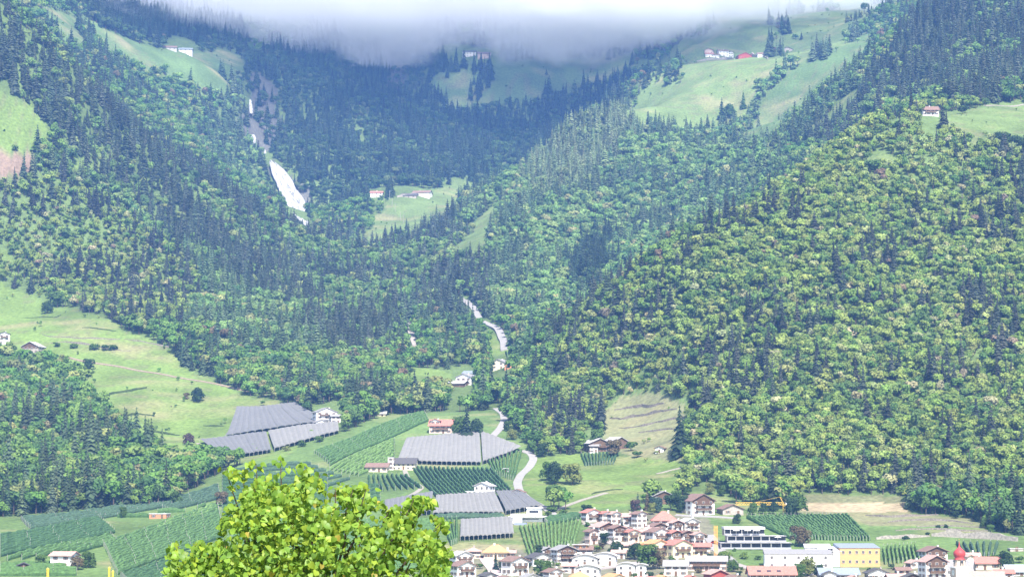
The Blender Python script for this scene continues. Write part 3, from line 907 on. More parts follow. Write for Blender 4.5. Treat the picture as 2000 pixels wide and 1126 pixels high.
def road(name, pix, w, material, label, lift=0.3, step=4.0, dmin=900.0):
    r = ribbon(name, world_line(pix, step, dmin), w, material, lift)
    tag(r, label, "road", kind="structure")
    return r
road("road", [(968,797),(983,808),(985,822),(976,838),(962,852),(948,866)], 5.0, M_ROAD, "pale winding road climbing past the red roofed farmhouse")
road("road", [(1018,880),(1036,884),(1043,896),(1034,912),(1018,926),(1010,942),(1014,958),(1032,974),(1056,988),(1075,998),(1085,1012)], 5.0, M_ROAD, "pale road curving down beside the netted orchards")
road("track", [(1076,1000),(1105,988),(1140,975),(1185,962)], 3.0, M_TRACK, "earth track crossing the meadow below the old farm")
road("track", [(1282,925),(1310,918),(1335,912)], 2.5, M_TRACK, "short pale track across the grassy terrace")
road("street", [(1382,1044),(1392,1056),(1402,1072),(1418,1088),(1428,1098)], 6.5, M_ROAD, "pale street running down through the village")
M_PAVE = mat("village_paving", (0.30, 0.265, 0.245), .9, .1, .15, .6)
road("street", [(1150,1040),(1200,1064),(1265,1066),(1320,1070),(1390,1074)], 5.0, M_PAVE, "paved lane between the red roofed terraces and the yellow row")
road("street", [(1095,1112),(1150,1114),(1210,1104),(1262,1096),(1330,1096),(1408,1100)], 5.0, M_PAVE, "paved street between the yellow row and the stepped white group")
road("street", [(1140,1022),(1200,1030),(1262,1036),(1330,1042),(1378,1046)], 4.0, M_PAVE, "narrow lane between the upper and middle red roofed terraces")
road("street", [(1425,1098),(1470,1112),(1540,1118),(1600,1122)], 5.0, M_PAVE, "street passing in front of the white school wing")
road("street", [(1740,1126),(1800,1118),(1850,1122),(1900,1126)], 5.0, M_PAVE, "paved square beside the church tower")
road("street", [(1320,1005),(1352,1008),(1390,1008),(1440,1012)], 4.5, M_ROAD, "lane in front of the tall gabled farmhouse")
road("street", [(945,1085),(955,1100),(965,1112),(968,1126)], 6.0, mat("pink_paving", (0.45,0.36,0.34), .9, .1, .15, .6), "pinkish paved drive below the orange roofed house")
road("track", [(790,916),(795,932),(815,945),(826,952),(812,962),(800,968)], 3.0, M_TRACK, "path winding down from the yellow farmhouse")
road("track", [(1125,1012),(1145,1022),(1160,1032)], 2.5, M_TRACK, "path at the top of the striped orchard")
road("track", [(120,695),(160,705),(230,715),(300,728),(380,742),(450,756),(520,772)], 3.2, mat("bare_earth_track", (0.24,0.19,0.14), .95, .05, .3, .5), "bare earth track crossing the sloping meadow")
road("track", [(900,584),(912,592),(925,602),(936,622)], 6, M_ROAD, "bright bare patch of track high in the valley", lift=1.0, dmin=2000)
road("track", [(938,626),(955,634),(972,642),(978,655),(984,668),(985,684)], 6.5, M_ROAD, "pale track winding through the valley woods", lift=0.8, dmin=1850)
road("stony_bed", [(796,630),(802,645),(806,660),(812,676)], 6.0, M_STONE_L, "bleached stony streambed among the trees", lift=0.8, dmin=1850)
road("track", [(1830,212),(1880,210),(1940,206),(2000,204)], 3.0, M_TRACK, "track behind the upper white farmhouse", dmin=1750)
road("track", [(385,865),(400,878),(425,900)], 2.5, M_TRACK, "pale path along the lower net's edge")

for k, (pl, h, lb) in enumerate([
  ([(1200,800),(1240,792),(1300,784)], 2.0, "uppermost stone wall of the dry terraces above the old farm"),
  ([(1190,818),(1240,811),(1320,800)], 2.2, "dark stone wall in the middle of the dry terraces"),
  ([(1215,834),(1270,828),(1338,817)], 1.4, "thin stone wall on the lower dry terrace"),
  ([(1245,846),(1300,841),(1335,836)], 1.1, "lowest stone wall just above the old farm roofs"),
  ([(1690,1006),(1740,1010),(1835,1006)], 1.4, "rough stone wall below the straw coloured field"),
  ([(1740,1020),(1790,1016),(1900,1022)], 1.2, "crumbling wall across the dry slope above the church"),
  ([(1750,1036),(1830,1032),(1940,1036)], 1.3, "long terrace wall across the scrubby slope above the church"),
  ([(1790,1028),(1850,1026),(1930,1030)], 1.0, "short terrace wall among bushes above the church"),
  ([(85,652),(150,662),(235,663)], 1.3, "stone wall line across the meadow below the wood"),
  ([(240,664),(300,672),(330,676)], 1.1, "low wall continuing across the meadow towards the wood"),
  ([(100,667),(180,675),(255,684)], 1.3, "lower wall line across the meadow by the bushes"),
  ([(160,640),(230,645)], 1.0, "short dark bank high in the sloping meadow"),
  ([(40,622),(110,620),(120,614)], 1.0, "thin bank at the top of the sloping meadow"),
  ([(190,777),(230,769),(285,757)], 2.2, "dark cut bank in the middle of the meadow"),
  ([(230,815),(270,808),(300,812)], 1.6, "lower dark bank among rough grass"),
  ([(215,858),(280,866),(350,872)], 1.4, "wall line along the meadow's lower slope"),
  ([(280,838),(320,845),(352,850)], 1.6, "dark wavy bank on the lower meadow"),
  ([(395,832),(440,830)], 1.1, "short bank beside the upper grey net"),
  ([(1160,965),(1215,955)], 0.9, "thin bank across the meadow below the tree group"),
]):
    wall(pl, h * .75, lb, M_HEDGE if 'bank' in lb else None)
wall([(1820,1046),(1870,1049),(1930,1052),(1988,1056)], 4.0, "long pale stone retaining wall above the church", M_STONE_L, 1.0, "retaining_wall")
wall([(1710,1052),(1770,1050),(1815,1047)], 1.8, "lower pale stone wall running towards the vineyard", M_STONE_L, 0.8, "retaining_wall")
wall([(1360,121),(1420,117),(1500,116)], 5.0, "grey retaining wall under the mountain hamlet", M_STONE_L, 1.2, "retaining_wall")
wall([(775,385),(830,384)], 4.0, "pale retaining wall below the valley head farm", M_STONE_L, 1.0, "retaining_wall")

# waterfall: white water over the rock step, in strands
M_WATER = bpy.data.materials.new("white_water"); M_WATER.use_nodes = True
nt = M_WATER.node_tree; pb = nt.nodes["Principled BSDF"]
pb.inputs["Roughness"].default_value = 0.7; pb.inputs["Specular IOR Level"].default_value = 0.2
tc = nt.nodes.new("ShaderNodeTexCoord"); mpn = nt.nodes.new("ShaderNodeMapping"); mpn.inputs["Scale"].default_value = (0.5, 0.5, 0.04)
nz = nt.nodes.new("ShaderNodeTexNoise"); nz.inputs["Scale"].default_value = 1.0; nz.inputs["Detail"].default_value = 5
nt.links.new(tc.outputs["Object"], mpn.inputs[0]); nt.links.new(mpn.outputs[0], nz.inputs["Vector"])
cr = nt.nodes.new("ShaderNodeMapRange"); cr.inputs[1].default_value = .3; cr.inputs[2].default_value = .65; cr.inputs[3].default_value = .16; cr.inputs[4].default_value = .48
nt.links.new(nz.outputs[0], cr.inputs[0])
cb = nt.nodes.new("ShaderNodeCombineColor")
for i in range(3): nt.links.new(cr.outputs[0], cb.inputs[i])
nt.links.new(cb.outputs[0], pb.inputs["Base Color"])
def falls(spec, label, dd, strands=7):
    """spec: (left px, right px, row); dd: distance of top and bottom; built of several ragged strands"""
    wr = np.random.default_rng(len(label))
    mb = MB()
    L_ = np.array([s[0] for s in spec], float); R_ = np.array([s[1] for s in spec], float); Yp = np.array([s[2] for s in spec], float)
    for st_ in range(strands):
        f0 = (st_ + .5) / strands
        ya = Yp[0] + (0 if strands < 3 else abs(f0 - .35) * wr.uniform(0, .5) * (Yp[-1] - Yp[0]) * .5)
        yb = Yp[-1] - (0 if strands < 3 else abs(f0 - .6) * wr.uniform(.1, .6) * (Yp[-1] - Yp[0]) * .4)
        nseg = 22; nw = 4
        ph = wr.uniform(0, 99)
        rows = []
        for i, y in enumerate(np.linspace(ya, yb, nseg)):
            l, r = np.interp(y, Yp, L_), np.interp(y, Yp, R_)
            cen = f0 + .55 / strands * float(fbm(i * .5 + ph, 0.3, 2.0, 3, 3)) * 2
            hw = .5 / strands * (1.9 + 1.0 * float(fbm(i * .8 + ph, 7.7, 2.0, 2, 13)))
            if i in (0, nseg - 1): hw *= .25
            row = []
            for k in range(nw):
                f = np.clip(cen + hw * (2 * k / (nw - 1) - 1), -.06, 1.06)
                px = l + (r - l) * f
                X, Y, Z = P(px, y, np.interp(y, [Yp[0], Yp[-1]], dd))
                for _ in range(40):
                    if H(X, Y) > Z - 7: X, Y, Z = X * 0.997, Y * 0.997, Z * 0.997
                    else: break
                s = 1 - (1.2 * math.sin(math.pi * k / (nw - 1)) + .9 * (st_ % 3) + .6 * float(fbm(k * 2.3, i * .35 + ph, 1, 2, 4))) / Y
                row.append((X * s, Y * s, Z * s))
            rows.append(row)
        vs = [p for r_ in rows for p in r_]; n0 = len(vs)
        vs += [(x * 1.0006, y * 1.0006, z * 1.0006) for x, y, z in vs]
        fs = []
        for i in range(nseg - 1):
            for k in range(nw - 1):
                a = i * nw + k; fs.append((a, a + nw, a + nw + 1, a + 1)); fs.append((n0 + a + 1, n0 + a + nw + 1, n0 + a + nw, n0 + a))
            a = i * nw; b_ = a + nw - 1
            fs += [(a, n0 + a, n0 + a + nw, a + nw), (b_, b_ + nw, n0 + b_ + nw, n0 + b_)]
        mb.add(vs, fs)
    o = mb.build("waterfall", M_WATER, smooth=True)
    tag(o, label, "waterfall", kind="structure")
    return o
falls([(524,532,311),(529,549,325),(534,564,345),(544,579,368),(556,592,390),(571,600,412),(585,604,430),(593,602,444)], "tall white waterfall plunging down the rock step", (3150, 3010))
falls([(487,490,194),(487,493,205),(488,493,222)], "upper thin white cascade", (3340, 3310), 2)
falls([(488,497,263),(491,500,272),(494,499,281)], "small white cascade between the falls", (3230, 3220), 2)
falls([(512,518,291),(516,520,300)], "tiny cascade just above the tall waterfall", (3190, 3180), 2)
# ------------------------------------------------------------------ orchards, vineyards and hail nets
def row_mat(name, c):
    return mat(name, c, 0.9, 0.1, 0.4, 0.9)
M_ROWS = {'dark': row_mat("orchard_leaf_dark", (0.050, 0.100, 0.040)), 'mid': row_mat("orchard_leaf", (0.075, 0.140, 0.045)),
          'light': row_mat("orchard_leaf_light", (0.115, 0.190, 0.055)), 'blue': row_mat("orchard_under_net", (0.055, 0.095, 0.055))}
M_NET = mat("hail_net", (0.205, 0.20, 0.19), 0.95, 0.02, 0.10, 0.25)
M_NET_D = mat("hail_net_dark", (0.155, 0.155, 0.155), 0.95, 0.02, 0.10, 0.25)
M_POST = mat("concrete_post", (0.30, 0.29, 0.265), 0.9, 0.1)
rr = random.Random(3)
def bil(c, u, v):
    (a, b, d, e) = c   # TL TR BR BL
    top = a + (b - a) * u; bot = e + (d - e) * u
    return top + (bot - top) * v
ORD = 'first second third fourth fifth sixth seventh eighth ninth tenth eleventh twelfth thirteenth fourteenth fifteenth sixteenth seventeenth eighteenth nineteenth twentieth twenty-first twenty-second twenty-third twenty-fourth twenty-fifth twenty-sixth'.split()
SIDE = {'rows of the dark orchard': "the farmhouse path", 'rows of the orchard by the road bend': 'the pale net', 'vine rows below the yellow farmhouse': 'the barn end', 'rows of the striped orchard': 'the lower pale net', 'vine rows behind the terraced flats': 'the stone shed', 'vine rows beside the peach school': 'the school wall', 'vine rows behind the church': 'the church tower', 'vine rows below the old farm': 'the road bend', 'vine rows behind the upper barn': 'the barn', 'rows beside the lower pale net': 'the leafy tree'}
def corners(px): return [np.array(hit(x, y)) for x, y in px]
def orchard(px, n, key, label, group, hgt=2.5, wid=1.2, along='v', posts=4, skip=0.0, gap=0.05):
    c = corners(px)
    posts = max(2, int(posts * .6)) if posts else 0
    for i in range(n):
        u = (i + 0.5) / n
        p0, p1 = (bil(c, u, 0.0), bil(c, u, 1.0)) if along == 'v' else (bil(c, 0.0, u), bil(c, 1.0, u))
        Ln = np.hypot(*(p1 - p0)[:2]); k = max(4, int(Ln / 2.6))
        t = np.linspace(0, 1, k + 1)
        line = p0[None] + (p1 - p0)[None] * t[:, None]
        z = H(line[:, 0], line[:, 1])
        nn = np.array([-(p1 - p0)[1], (p1 - p0)[0]]) / max(Ln, 1e-3)
        vs, fs = [], []
        o0 = np.array([line[0, 0], line[0, 1], z[0]])
        for j in range(k + 1):
            hh = hgt * rr.uniform(0.78, 1.18); ww = wid * rr.uniform(0.65, 1.25) / 2
            if j in (0, k): hh *= 0.8
            for s, zz in ((-.55, -0.4), (-1.1, hh * .45), (-.55 + rr.uniform(-.3, .3), hh * .9), (.5 + rr.uniform(-.3, .3), hh), (1.1, hh * .5), (.55, -0.4)):
                vs.append((line[j, 0] + nn[0] * ww * s - o0[0], line[j, 1] + nn[1] * ww * s - o0[1], z[j] + zz - o0[2]))
        for j in range(k):
            for q_ in range(5):
                a = j * 6 + q_
                fs.append((a, a + 6, a + 7, a + 1))
        fs.append(tuple(range(5, -1, -1))); e = k * 6; fs.append(tuple(range(e, e + 6)))
        r = mesh_obj("orchard_row", vs, fs, M_ROWS[key], loc=tuple(o0))
        tag(r, "%s of the %s, counted from %s" % (ORD[i], group, SIDE.get(group, "the uphill edge")), "orchard row", group)
        for s in range(posts):
            f = (s + 0.0) / max(1, posts - 1)
            q = line[int(round(f * k))]
            zq = float(H(q[0], q[1]))
            m = MB().box(-.08, .08, -.08, .08, -0.5, hgt * 1.2)
            po = m.build("post", M_POST, r); po.location = (q[0] - o0[0], q[1] - o0[1], zq - o0[2])
def net(px, n, label, material=M_NET, h=2.7, sag=0.40, along='v', posts=True):
    c = corners(px)
    ctr = sum(c) / 4; o0 = np.array([ctr[0], ctr[1], float(H(ctr[0], ctr[1]))])
    root = empty("hail_net", tuple(o0))
    K = 10
    for i in range(n):
        vs, fs = [], []
        prof = [(0.0, 0.0), (0.5, sag), (1.0, 0.0)]
        hl = rr.uniform(-.12, .12)
        for j in range(K + 1):
            v = j / K
            for f, dz in prof:
                u = (i + f * 0.985 + 0.0075) / n
                p = bil(c, u, v) if along == 'v' else bil(c, v, u)
                vs.append((p[0] - o0[0], p[1] - o0[1], float(H(p[0], p[1])) + h + dz + hl - o0[2]))
        for j in range(K):
            for f in range(2):
                a = j * 3 + f
                fs.append((a, a + 1, a + 4, a + 3))
        # near edge hangs down a little
        b = len(vs)
        e = K * 3
        for f in range(3):
            x, y, z = vs[e + f]; vs.append((x, y, z - 0.5))
        fs += [(e, e + 1, b + 1, b), (e + 1, e + 2, b + 2, b + 1)]
        mesh_obj("net_strip", vs, fs, material, root)
        if posts:
            for v in (0.0, 0.5, 1.0):
                p = bil(c, i / n, v) if along == 'v' else bil(c, v, i / n)
                z = float(H(p[0], p[1])) - o0[2]
                m = MB().box(-.09, .09, -.09, .09, -0.5, h + 0.25)
                po = m.build("post", M_POST, root); po.location = (p[0] - o0[0], p[1] - o0[1], z)
    tag(root, label, "hail net")
    return root
def under(px, n, label, group, h=2.4, along='v'):
    orchard(px, n, 'blue', label, group, hgt=h, wid=1.7, along=along, posts=0)
net([(462,800),(578,792),(645,828),(440,856)], 14, "dark grey hail net on the slope beside the white farmhouse", M_NET_D)
net([(390,864),(520,849),(530,884),(428,897)], 12, "dark grey hail net at the meadow's lowest corner", M_NET_D)
net([(524,848),(660,829),(662,847),(536,882)], 13, "grey hail net stretching below the white farmhouse", M_NET)
net([(794,862),(936,848),(940,909),(776,906)], 17, "large pale grey hail net below the red roofed farmhouse", M_NET)
net([(939,849),(1018,879),(1004,886),(943,908)], 8, "narrow pale hail net tapering towards the road bend", M_NET)
net([(852,975),(966,968),(984,1008),(846,1009)], 14, "pale grey hail net below the white house with a grey roof", M_NET)
net([(969,967),(1018,966),(1060,994),(988,1006)], 8, "grey hail net beside the road above the flat roofed villa", M_NET_D)
net([(900,1023),(1000,1018),(1004,1050),(899,1056)], 12, "pale grey hail net above the orange roofed house", M_NET)
net([(752,985),(846,968),(842,1005),(752,1012)], 10, "bluish hail net beside the path under the yellow farmhouse", M_NET_D)
under([(850,1008),(984,1009),(984,1014),(850,1015)], 2, "green orchard row showing under the edge of the pale hail net", "rows under the net's edge", along='h')
orchard([(802,914),(962,917),(1002,962),(852,974)], 19, 'dark', "dark green orchard row in the block beside the white house", "rows of the dark orchard", posts=3)
orchard([(944,888),(1022,881),(1004,938),(966,926)], 9, 'mid', "green orchard row in the small block by the road bend", "rows of the orchard by the road bend", posts=3)
orchard([(716,932),(796,930),(828,954),(716,962)], 9, 'dark', "dark vine row below the yellow farmhouse", "vine rows below the yellow farmhouse", along='v', posts=3)
orchard([(612,884),(828,806),(836,824),(646,912)], 8, 'mid', "long green vine row on the slope below the white farmhouse", "long vine rows below the white farmhouse", along='h', posts=14, hgt=2.4)
orchard([(640,918),(770,858),(770,900),(704,930)], 8, 'light', "light green vine row on the slope beside the yellow farmhouse", "vine rows beside the yellow farmhouse", along='h', posts=9, hgt=2.2)
orchard([(200,1062),(424,986),(436,1050),(230,1124)], 15, 'mid', "green orchard row on the diagonal slope behind the leafy tree", "rows of the diagonal orchard", along='h', posts=12, hgt=2.6)
orchard([(0,1048),(190,1012),(225,1042),(0,1090)], 10, 'dark', "dark orchard row above the small pink roofed house", "rows above the pink roofed house", along='h', posts=9)
orchard([(40,1014),(280,984),(340,988),(60,1034)], 7, 'blue', "bluish green orchard row at the foot of the lower wood", "rows at the foot of the lower wood", along='h', posts=9)
orchard([(300,985),(425,948),(430,975),(330,1000)], 6, 'blue', "orchard row between the wood and the brick hut", "rows between the wood and the brick hut", along='h', posts=6)
orchard([(150,1100),(0,1105),(0,1126),(150,1126)], 5, 'mid', "orchard row in front of the small pink roofed house", "rows before the pink roofed house", along='h', posts=8)
orchard([(235,1126),(430,1060),(440,1140),(260,1150)], 10, 'dark', "dark orchard row low on the slope behind the leafy tree", "lower rows behind the leafy tree", along='h', posts=8)
orchard([(434,930),(640,930),(640,1010),(434,1010)], 14, 'dark', "orchard row hidden behind the leafy tree top", "rows behind the leafy tree top", along='h', posts=6)
orchard([(1012,1030),(1138,1016),(1124,1060),(1032,1088)], 15, 'light', "bright green striped orchard row above the chalets", "rows of the striped orchard", posts=3, hgt=1.9, wid=1.15)
orchard([(1456,1012),(1655,1008),(1702,1056),(1540,1052)], 26, 'mid', "green vine row behind the terraced flats", "vine rows behind the terraced flats", posts=3, hgt=2.4)
orchard([(1722,1072),(1792,1068),(1800,1096),(1726,1102)], 9, 'light', "light green vine row beside the peach school", "vine rows beside the peach school", posts=4)
orchard([(1862,1062),(1955,1062),(1945,1086),(1882,1086)], 7, 'blue', "dull green vine row behind the church tower", "vine rows behind the church", posts=4, hgt=2.0)
orchard([(1132,890),(1210,884),(1200,906),(1142,910)], 11, 'dark', "short dark vine row below the old farm", "vine rows below the old farm", posts=4, hgt=2.2)
orchard([(1060,1016),(1130,1006),(1140,1013),(1070,1026)], 6, 'dark', "dark vine row between the villa and the red roofed row houses", "vine rows between villa and row houses", along='h', posts=3)
orchard([(985,690),(1012,682),(1010,692),(990,698)], 5, 'mid', "vine row behind the barn in the upper valley", "vine rows behind the upper barn", posts=2)

orchard([(0,1095),(215,1046),(228,1060),(140,1088)], 5, 'mid', "green orchard row running behind the pink roofed house", "rows running behind the pink roofed house", along='h', posts=6)
orchard([(190,1014),(300,1016),(420,982),(424,990)], 3, 'mid', "narrow orchard row under the brick hut", "rows under the brick hut", along='h', posts=5)
orchard([(345,1012),(424,988),(428,1000),(300,1040)], 3, 'light', "light orchard row beside the brick hut", "light rows beside the brick hut", along='h', posts=5)
orchard([(435,920),(600,905),(690,938),(640,960)], 6, 'blue', "bluish orchard row on the slope above the leafy tree top", "rows above the leafy tree top", along='h', posts=6)
orchard([(860,1018),(896,1016),(894,1060),(880,1066)], 4, 'mid', "short green row beside the lower pale net", "rows beside the lower pale net", posts=2)

orchard([(450,1018),(850,1016),(866,1118),(460,1118)], 18, 'mid', "", "rows of the wide hidden orchard", along='h', posts=8)
orchard([(655,960),(740,945),(745,1000),(660,1004)], 7, 'dark', "", "rows of the small hidden block", along='h', posts=4)
# ------------------------------------------------------------------ buildings
WALL = {'white': mat("white_render", (0.78, 0.77, 0.74), .9, .1, .04, .5), 'cream': mat("cream_render", (0.74, 0.66, 0.50), .9, .1, .05, .5),
        'yellow': mat("yellow_render", (0.58, 0.32, 0.145), .9, .1, .05, .5), 'pale': mat("pale_yellow_render", (0.76, 0.69, 0.46), .9, .1, .05, .5),
        'stone': mat("rubble_wall", (0.36, 0.32, 0.28), .95, .05, .3, 1.0), 'wood': mat("old_timber_wall", (0.13, 0.085, 0.055), .9, .1, .3, 1.2),
        'red': mat("red_timber_wall", (0.30, 0.07, 0.055), .85, .1, .15, 1.0), 'grey': mat("grey_render", (0.42, 0.41, 0.40), .9, .1, .06, .5),
        'pink': mat("pink_render", (0.60, 0.46, 0.40), .9, .1, .06, .5), 'brick': mat("orange_brick_wall", (0.50, 0.23, 0.13), .9, .1, .2, 1.2)}
ROOF = {'red': mat("red_tiles", (0.40, 0.165, 0.13), .85, .15, .22, 1.3), 'pink': mat("weathered_tiles", (0.40, 0.26, 0.22), .85, .15, .22, 1.3),
        'brown': mat("brown_tiles", (0.20, 0.13, 0.105), .85, .15, .25, 1.3), 'grey': mat("grey_shingles", (0.26, 0.25, 0.245), .85, .15, .2, 1.3),
        'dark': mat("dark_roof", (0.085, 0.08, 0.08), .8, .2, .2, 1.3), 'orange': mat("orange_tiles", (0.56, 0.27, 0.13), .85, .15, .18, 1.3),
        'pale': mat("pale_shingles", (0.40, 0.385, 0.37), .85, .15, .18, 1.3), 'blue': mat("blue_grey_roof", (0.22, 0.25, 0.31), .6, .3, .15, 1.3),
        'white': mat("pale_flat_roof", (0.62, 0.62, 0.62), .8, .15, .06, .6), 'metal': mat("grey_metal_roof", (0.33, 0.36, 0.38), .45, .4, .08, .6)}
M_WOOD = mat("dark_balcony_wood", (0.115, 0.07, 0.045), .85, .15, .3, 2.0)
M_GLASS = mat("window_glass", (0.045, 0.05, 0.06), .15, .5)
M_FRAME = mat("window_frame", (0.55, 0.50, 0.44), .7, .2)
M_SHUT = mat("shutter", (0.16, 0.10, 0.065), .8, .2)
WIN = {}
def window_mesh(w, h, shut):
    k = (round(w, 2), round(h, 2), shut)
    if k in WIN: return WIN[k]
    m = MB()
    m.box(-w/2, w/2, -0.04, 0.10, 0, h)                       # pane
    np_ = len(m.f)
    t = 0.10
    m.box(-w/2 - t, w/2 + t, -0.10, 0.08, h, h + t); m.box(-w/2 - t, w/2 + t, -0.16, 0.08, -t, 0)
    m.box(-w/2 - t, -w/2, -0.10, 0.08, 0, h); m.box(w/2, w/2 + t, -0.10, 0.08, 0, h); m.box(-.04, .04, -0.07, 0.0, 0, h)
    nf = len(m.f)
    if shut:
        sw = w * 0.48
        m.box(-w/2 - t - sw, -w/2 - t, -0.09, 0.02, 0, h); m.box(w/2 + t, w/2 + t + sw, -0.09, 0.02, 0, h)
    me = bpy.data.meshes.new("window"); me.from_pydata(m.v, [], m.f)
    for q_ in (M_GLASS, M_FRAME, M_SHUT): me.materials.append(q_)
    me.polygons.foreach_set("material_index", np.array([0] * np_ + [1] * (nf - np_) + [2] * (len(m.f) - nf), np.int32))
    WIN[k] = me
    return me
def child(name, me, parent, loc, rz=0.0):
    o = bpy.data.objects.new(name, me); COL.objects.link(o); o.parent = parent; o.location = loc; o.rotation_euler = (0, 0, rz)
    return o
def roof_mesh(kind, w, d, h, rise, ov, th=0.28):
    m = MB()
    x0, x1, y0, y1 = -w/2 - ov, w/2 + ov, -ov, d + ov
    if kind == 'G':
        sl = rise / (w / 2); zl = h - ov * sl
        for s in (-1, 1):
            xs = x0 if s < 0 else x1
            m.add([(xs, y0, zl), (0, y0, h + rise), (0, y1, h + rise), (xs, y1, zl), (xs, y0, zl + th), (0, y0, h + rise + th), (0, y1, h + rise + th), (xs, y1, zl + th)],
                  [(0,1,5,4),(1,2,6,5),(2,3,7,6),(3,0,4,7),(4,5,6,7),(3,2,1,0)] if s < 0 else [(4,5,1,0),(5,6,2,1),(6,7,3,2),(7,4,0,3),(7,6,5,4),(0,1,2,3)])
    elif kind == 'E':
        sl = rise / (d / 2); zl = h - ov * sl; ym = d / 2
        for s in (-1, 1):
            ye = y0 if s < 0 else y1
            m.add([(x0, ye, zl), (x1, ye, zl), (x1, ym, h + rise), (x0, ym, h + rise), (x0, ye, zl + th), (x1, ye, zl + th), (x1, ym, h + rise + th), (x0, ym, h + rise + th)],
                  [(0,1,5,4),(1,2,6,5),(2,3,7,6),(3,0,4,7),(4,5,6,7),(3,2,1,0)] if s < 0 else [(4,5,1,0),(5,6,2,1),(6,7,3,2),(7,4,0,3),(7,6,5,4),(0,1,2,3)])
    elif kind == 'H':
        zl = h - 0.15; k = min(w, d) / 2
        if w >= d: r0, r1 = (x0 + k + ov, d / 2), (x1 - k - ov, d / 2)
        else: r0, r1 = (0, y0 + k + ov), (0, y1 - k - ov)
        vs = [(x0, y0, zl), (x1, y0, zl), (x1, y1, zl), (x0, y1, zl), (x0, y0, zl + th), (x1, y0, zl + th), (x1, y1, zl + th), (x0, y1, zl + th), (*r0, h + rise), (*r1, h + rise)]
        if w >= d: top = [(4, 5, 9, 8), (5, 6, 9), (6, 7, 8, 9), (7, 4, 8)]
        else: top = [(4, 5, 8), (5, 6, 9, 8), (6, 7, 9), (7, 4, 8, 9)]
        m.add(vs, [(3,2,1,0),(0,1,5,4),(1,2,6,5),(2,3,7,6),(3,0,4,7)] + top)
    elif kind == 'F':
        m.box(x0, x1, y0, y1, h + 0.003, h + 0.30)
    elif kind == 'A':
        n_ = 8; vs = []
        for i in range(n_ + 1):
            f = i / n_; x = x0 + (x1 - x0) * f; z = h + rise * math.sin(math.pi * min(max(f, 0), 1)) + 0.02
            vs += [(x, y0, z), (x, y1, z), (x, y0, z + th), (x, y1, z + th)]
        fs = []
        for i in range(n_):
            a, b = 4 * i, 4 * i + 4
            fs += [(a + 2, b + 2, b + 3, a + 3), (a, a + 1, b + 1, b), (a, b, b + 2, a + 2), (a + 1, a + 3, b + 3, b + 1)]
        e = 4 * n_
        fs += [(0, 2, 3, 1), (e, e + 1, e + 3, e + 2)]
        m.add(vs, fs)
    return m
def wall_mesh(kind, w, d, h, rise, base=-4.5):
    m = MB(); x0, x1 = -w/2, w/2
    if kind == 'G':
        pr = [(x0, base), (x1, base), (x1, h), (0, h + rise - 0.02), (x0, h)]
        vs = [(x, 0, z) for x, z in pr] + [(x, d, z) for x, z in pr]
        m.add(vs, [(0,1,2,3,4), (9,8,7,6,5), (1,0,5,6), (2,1,6,7), (3,2,7,8), (4,3,8,9), (0,4,9,5)])
    elif kind == 'E':
        pr = [(0, base), (d, base), (d, h), (d/2, h + rise - 0.02), (0, h)]
        vs = [(x0, y, z) for y, z in pr] + [(x1, y, z) for y, z in pr]
        m.add(vs, [(4,3,2,1,0), (5,6,7,8,9), (0,1,6,5), (1,2,7,6), (2,3,8,7), (3,4,9,8), (4,0,5,9)])
    elif kind == 'A':
        n_ = 8; top = [(x0 + w * i / n_, h + rise * math.sin(math.pi * (i / n_)) * .96) for i in range(n_ + 1)]
        pr = [(x0, base), (x1, base)] + top[::-1]
        k = len(pr)
        vs = [(x, 0, z) for x, z in pr] + [(x, d, z) for x, z in pr]
        m.add(vs, [tuple(range(k)), tuple(range(2 * k - 1, k - 1, -1))] + [((i + 1) % k, i, k + i, k + (i + 1) % k) for i in range(k)])
    else:
        m.box(x0, x1, 0, d, base, h)
    return m
hr = random.Random(11)
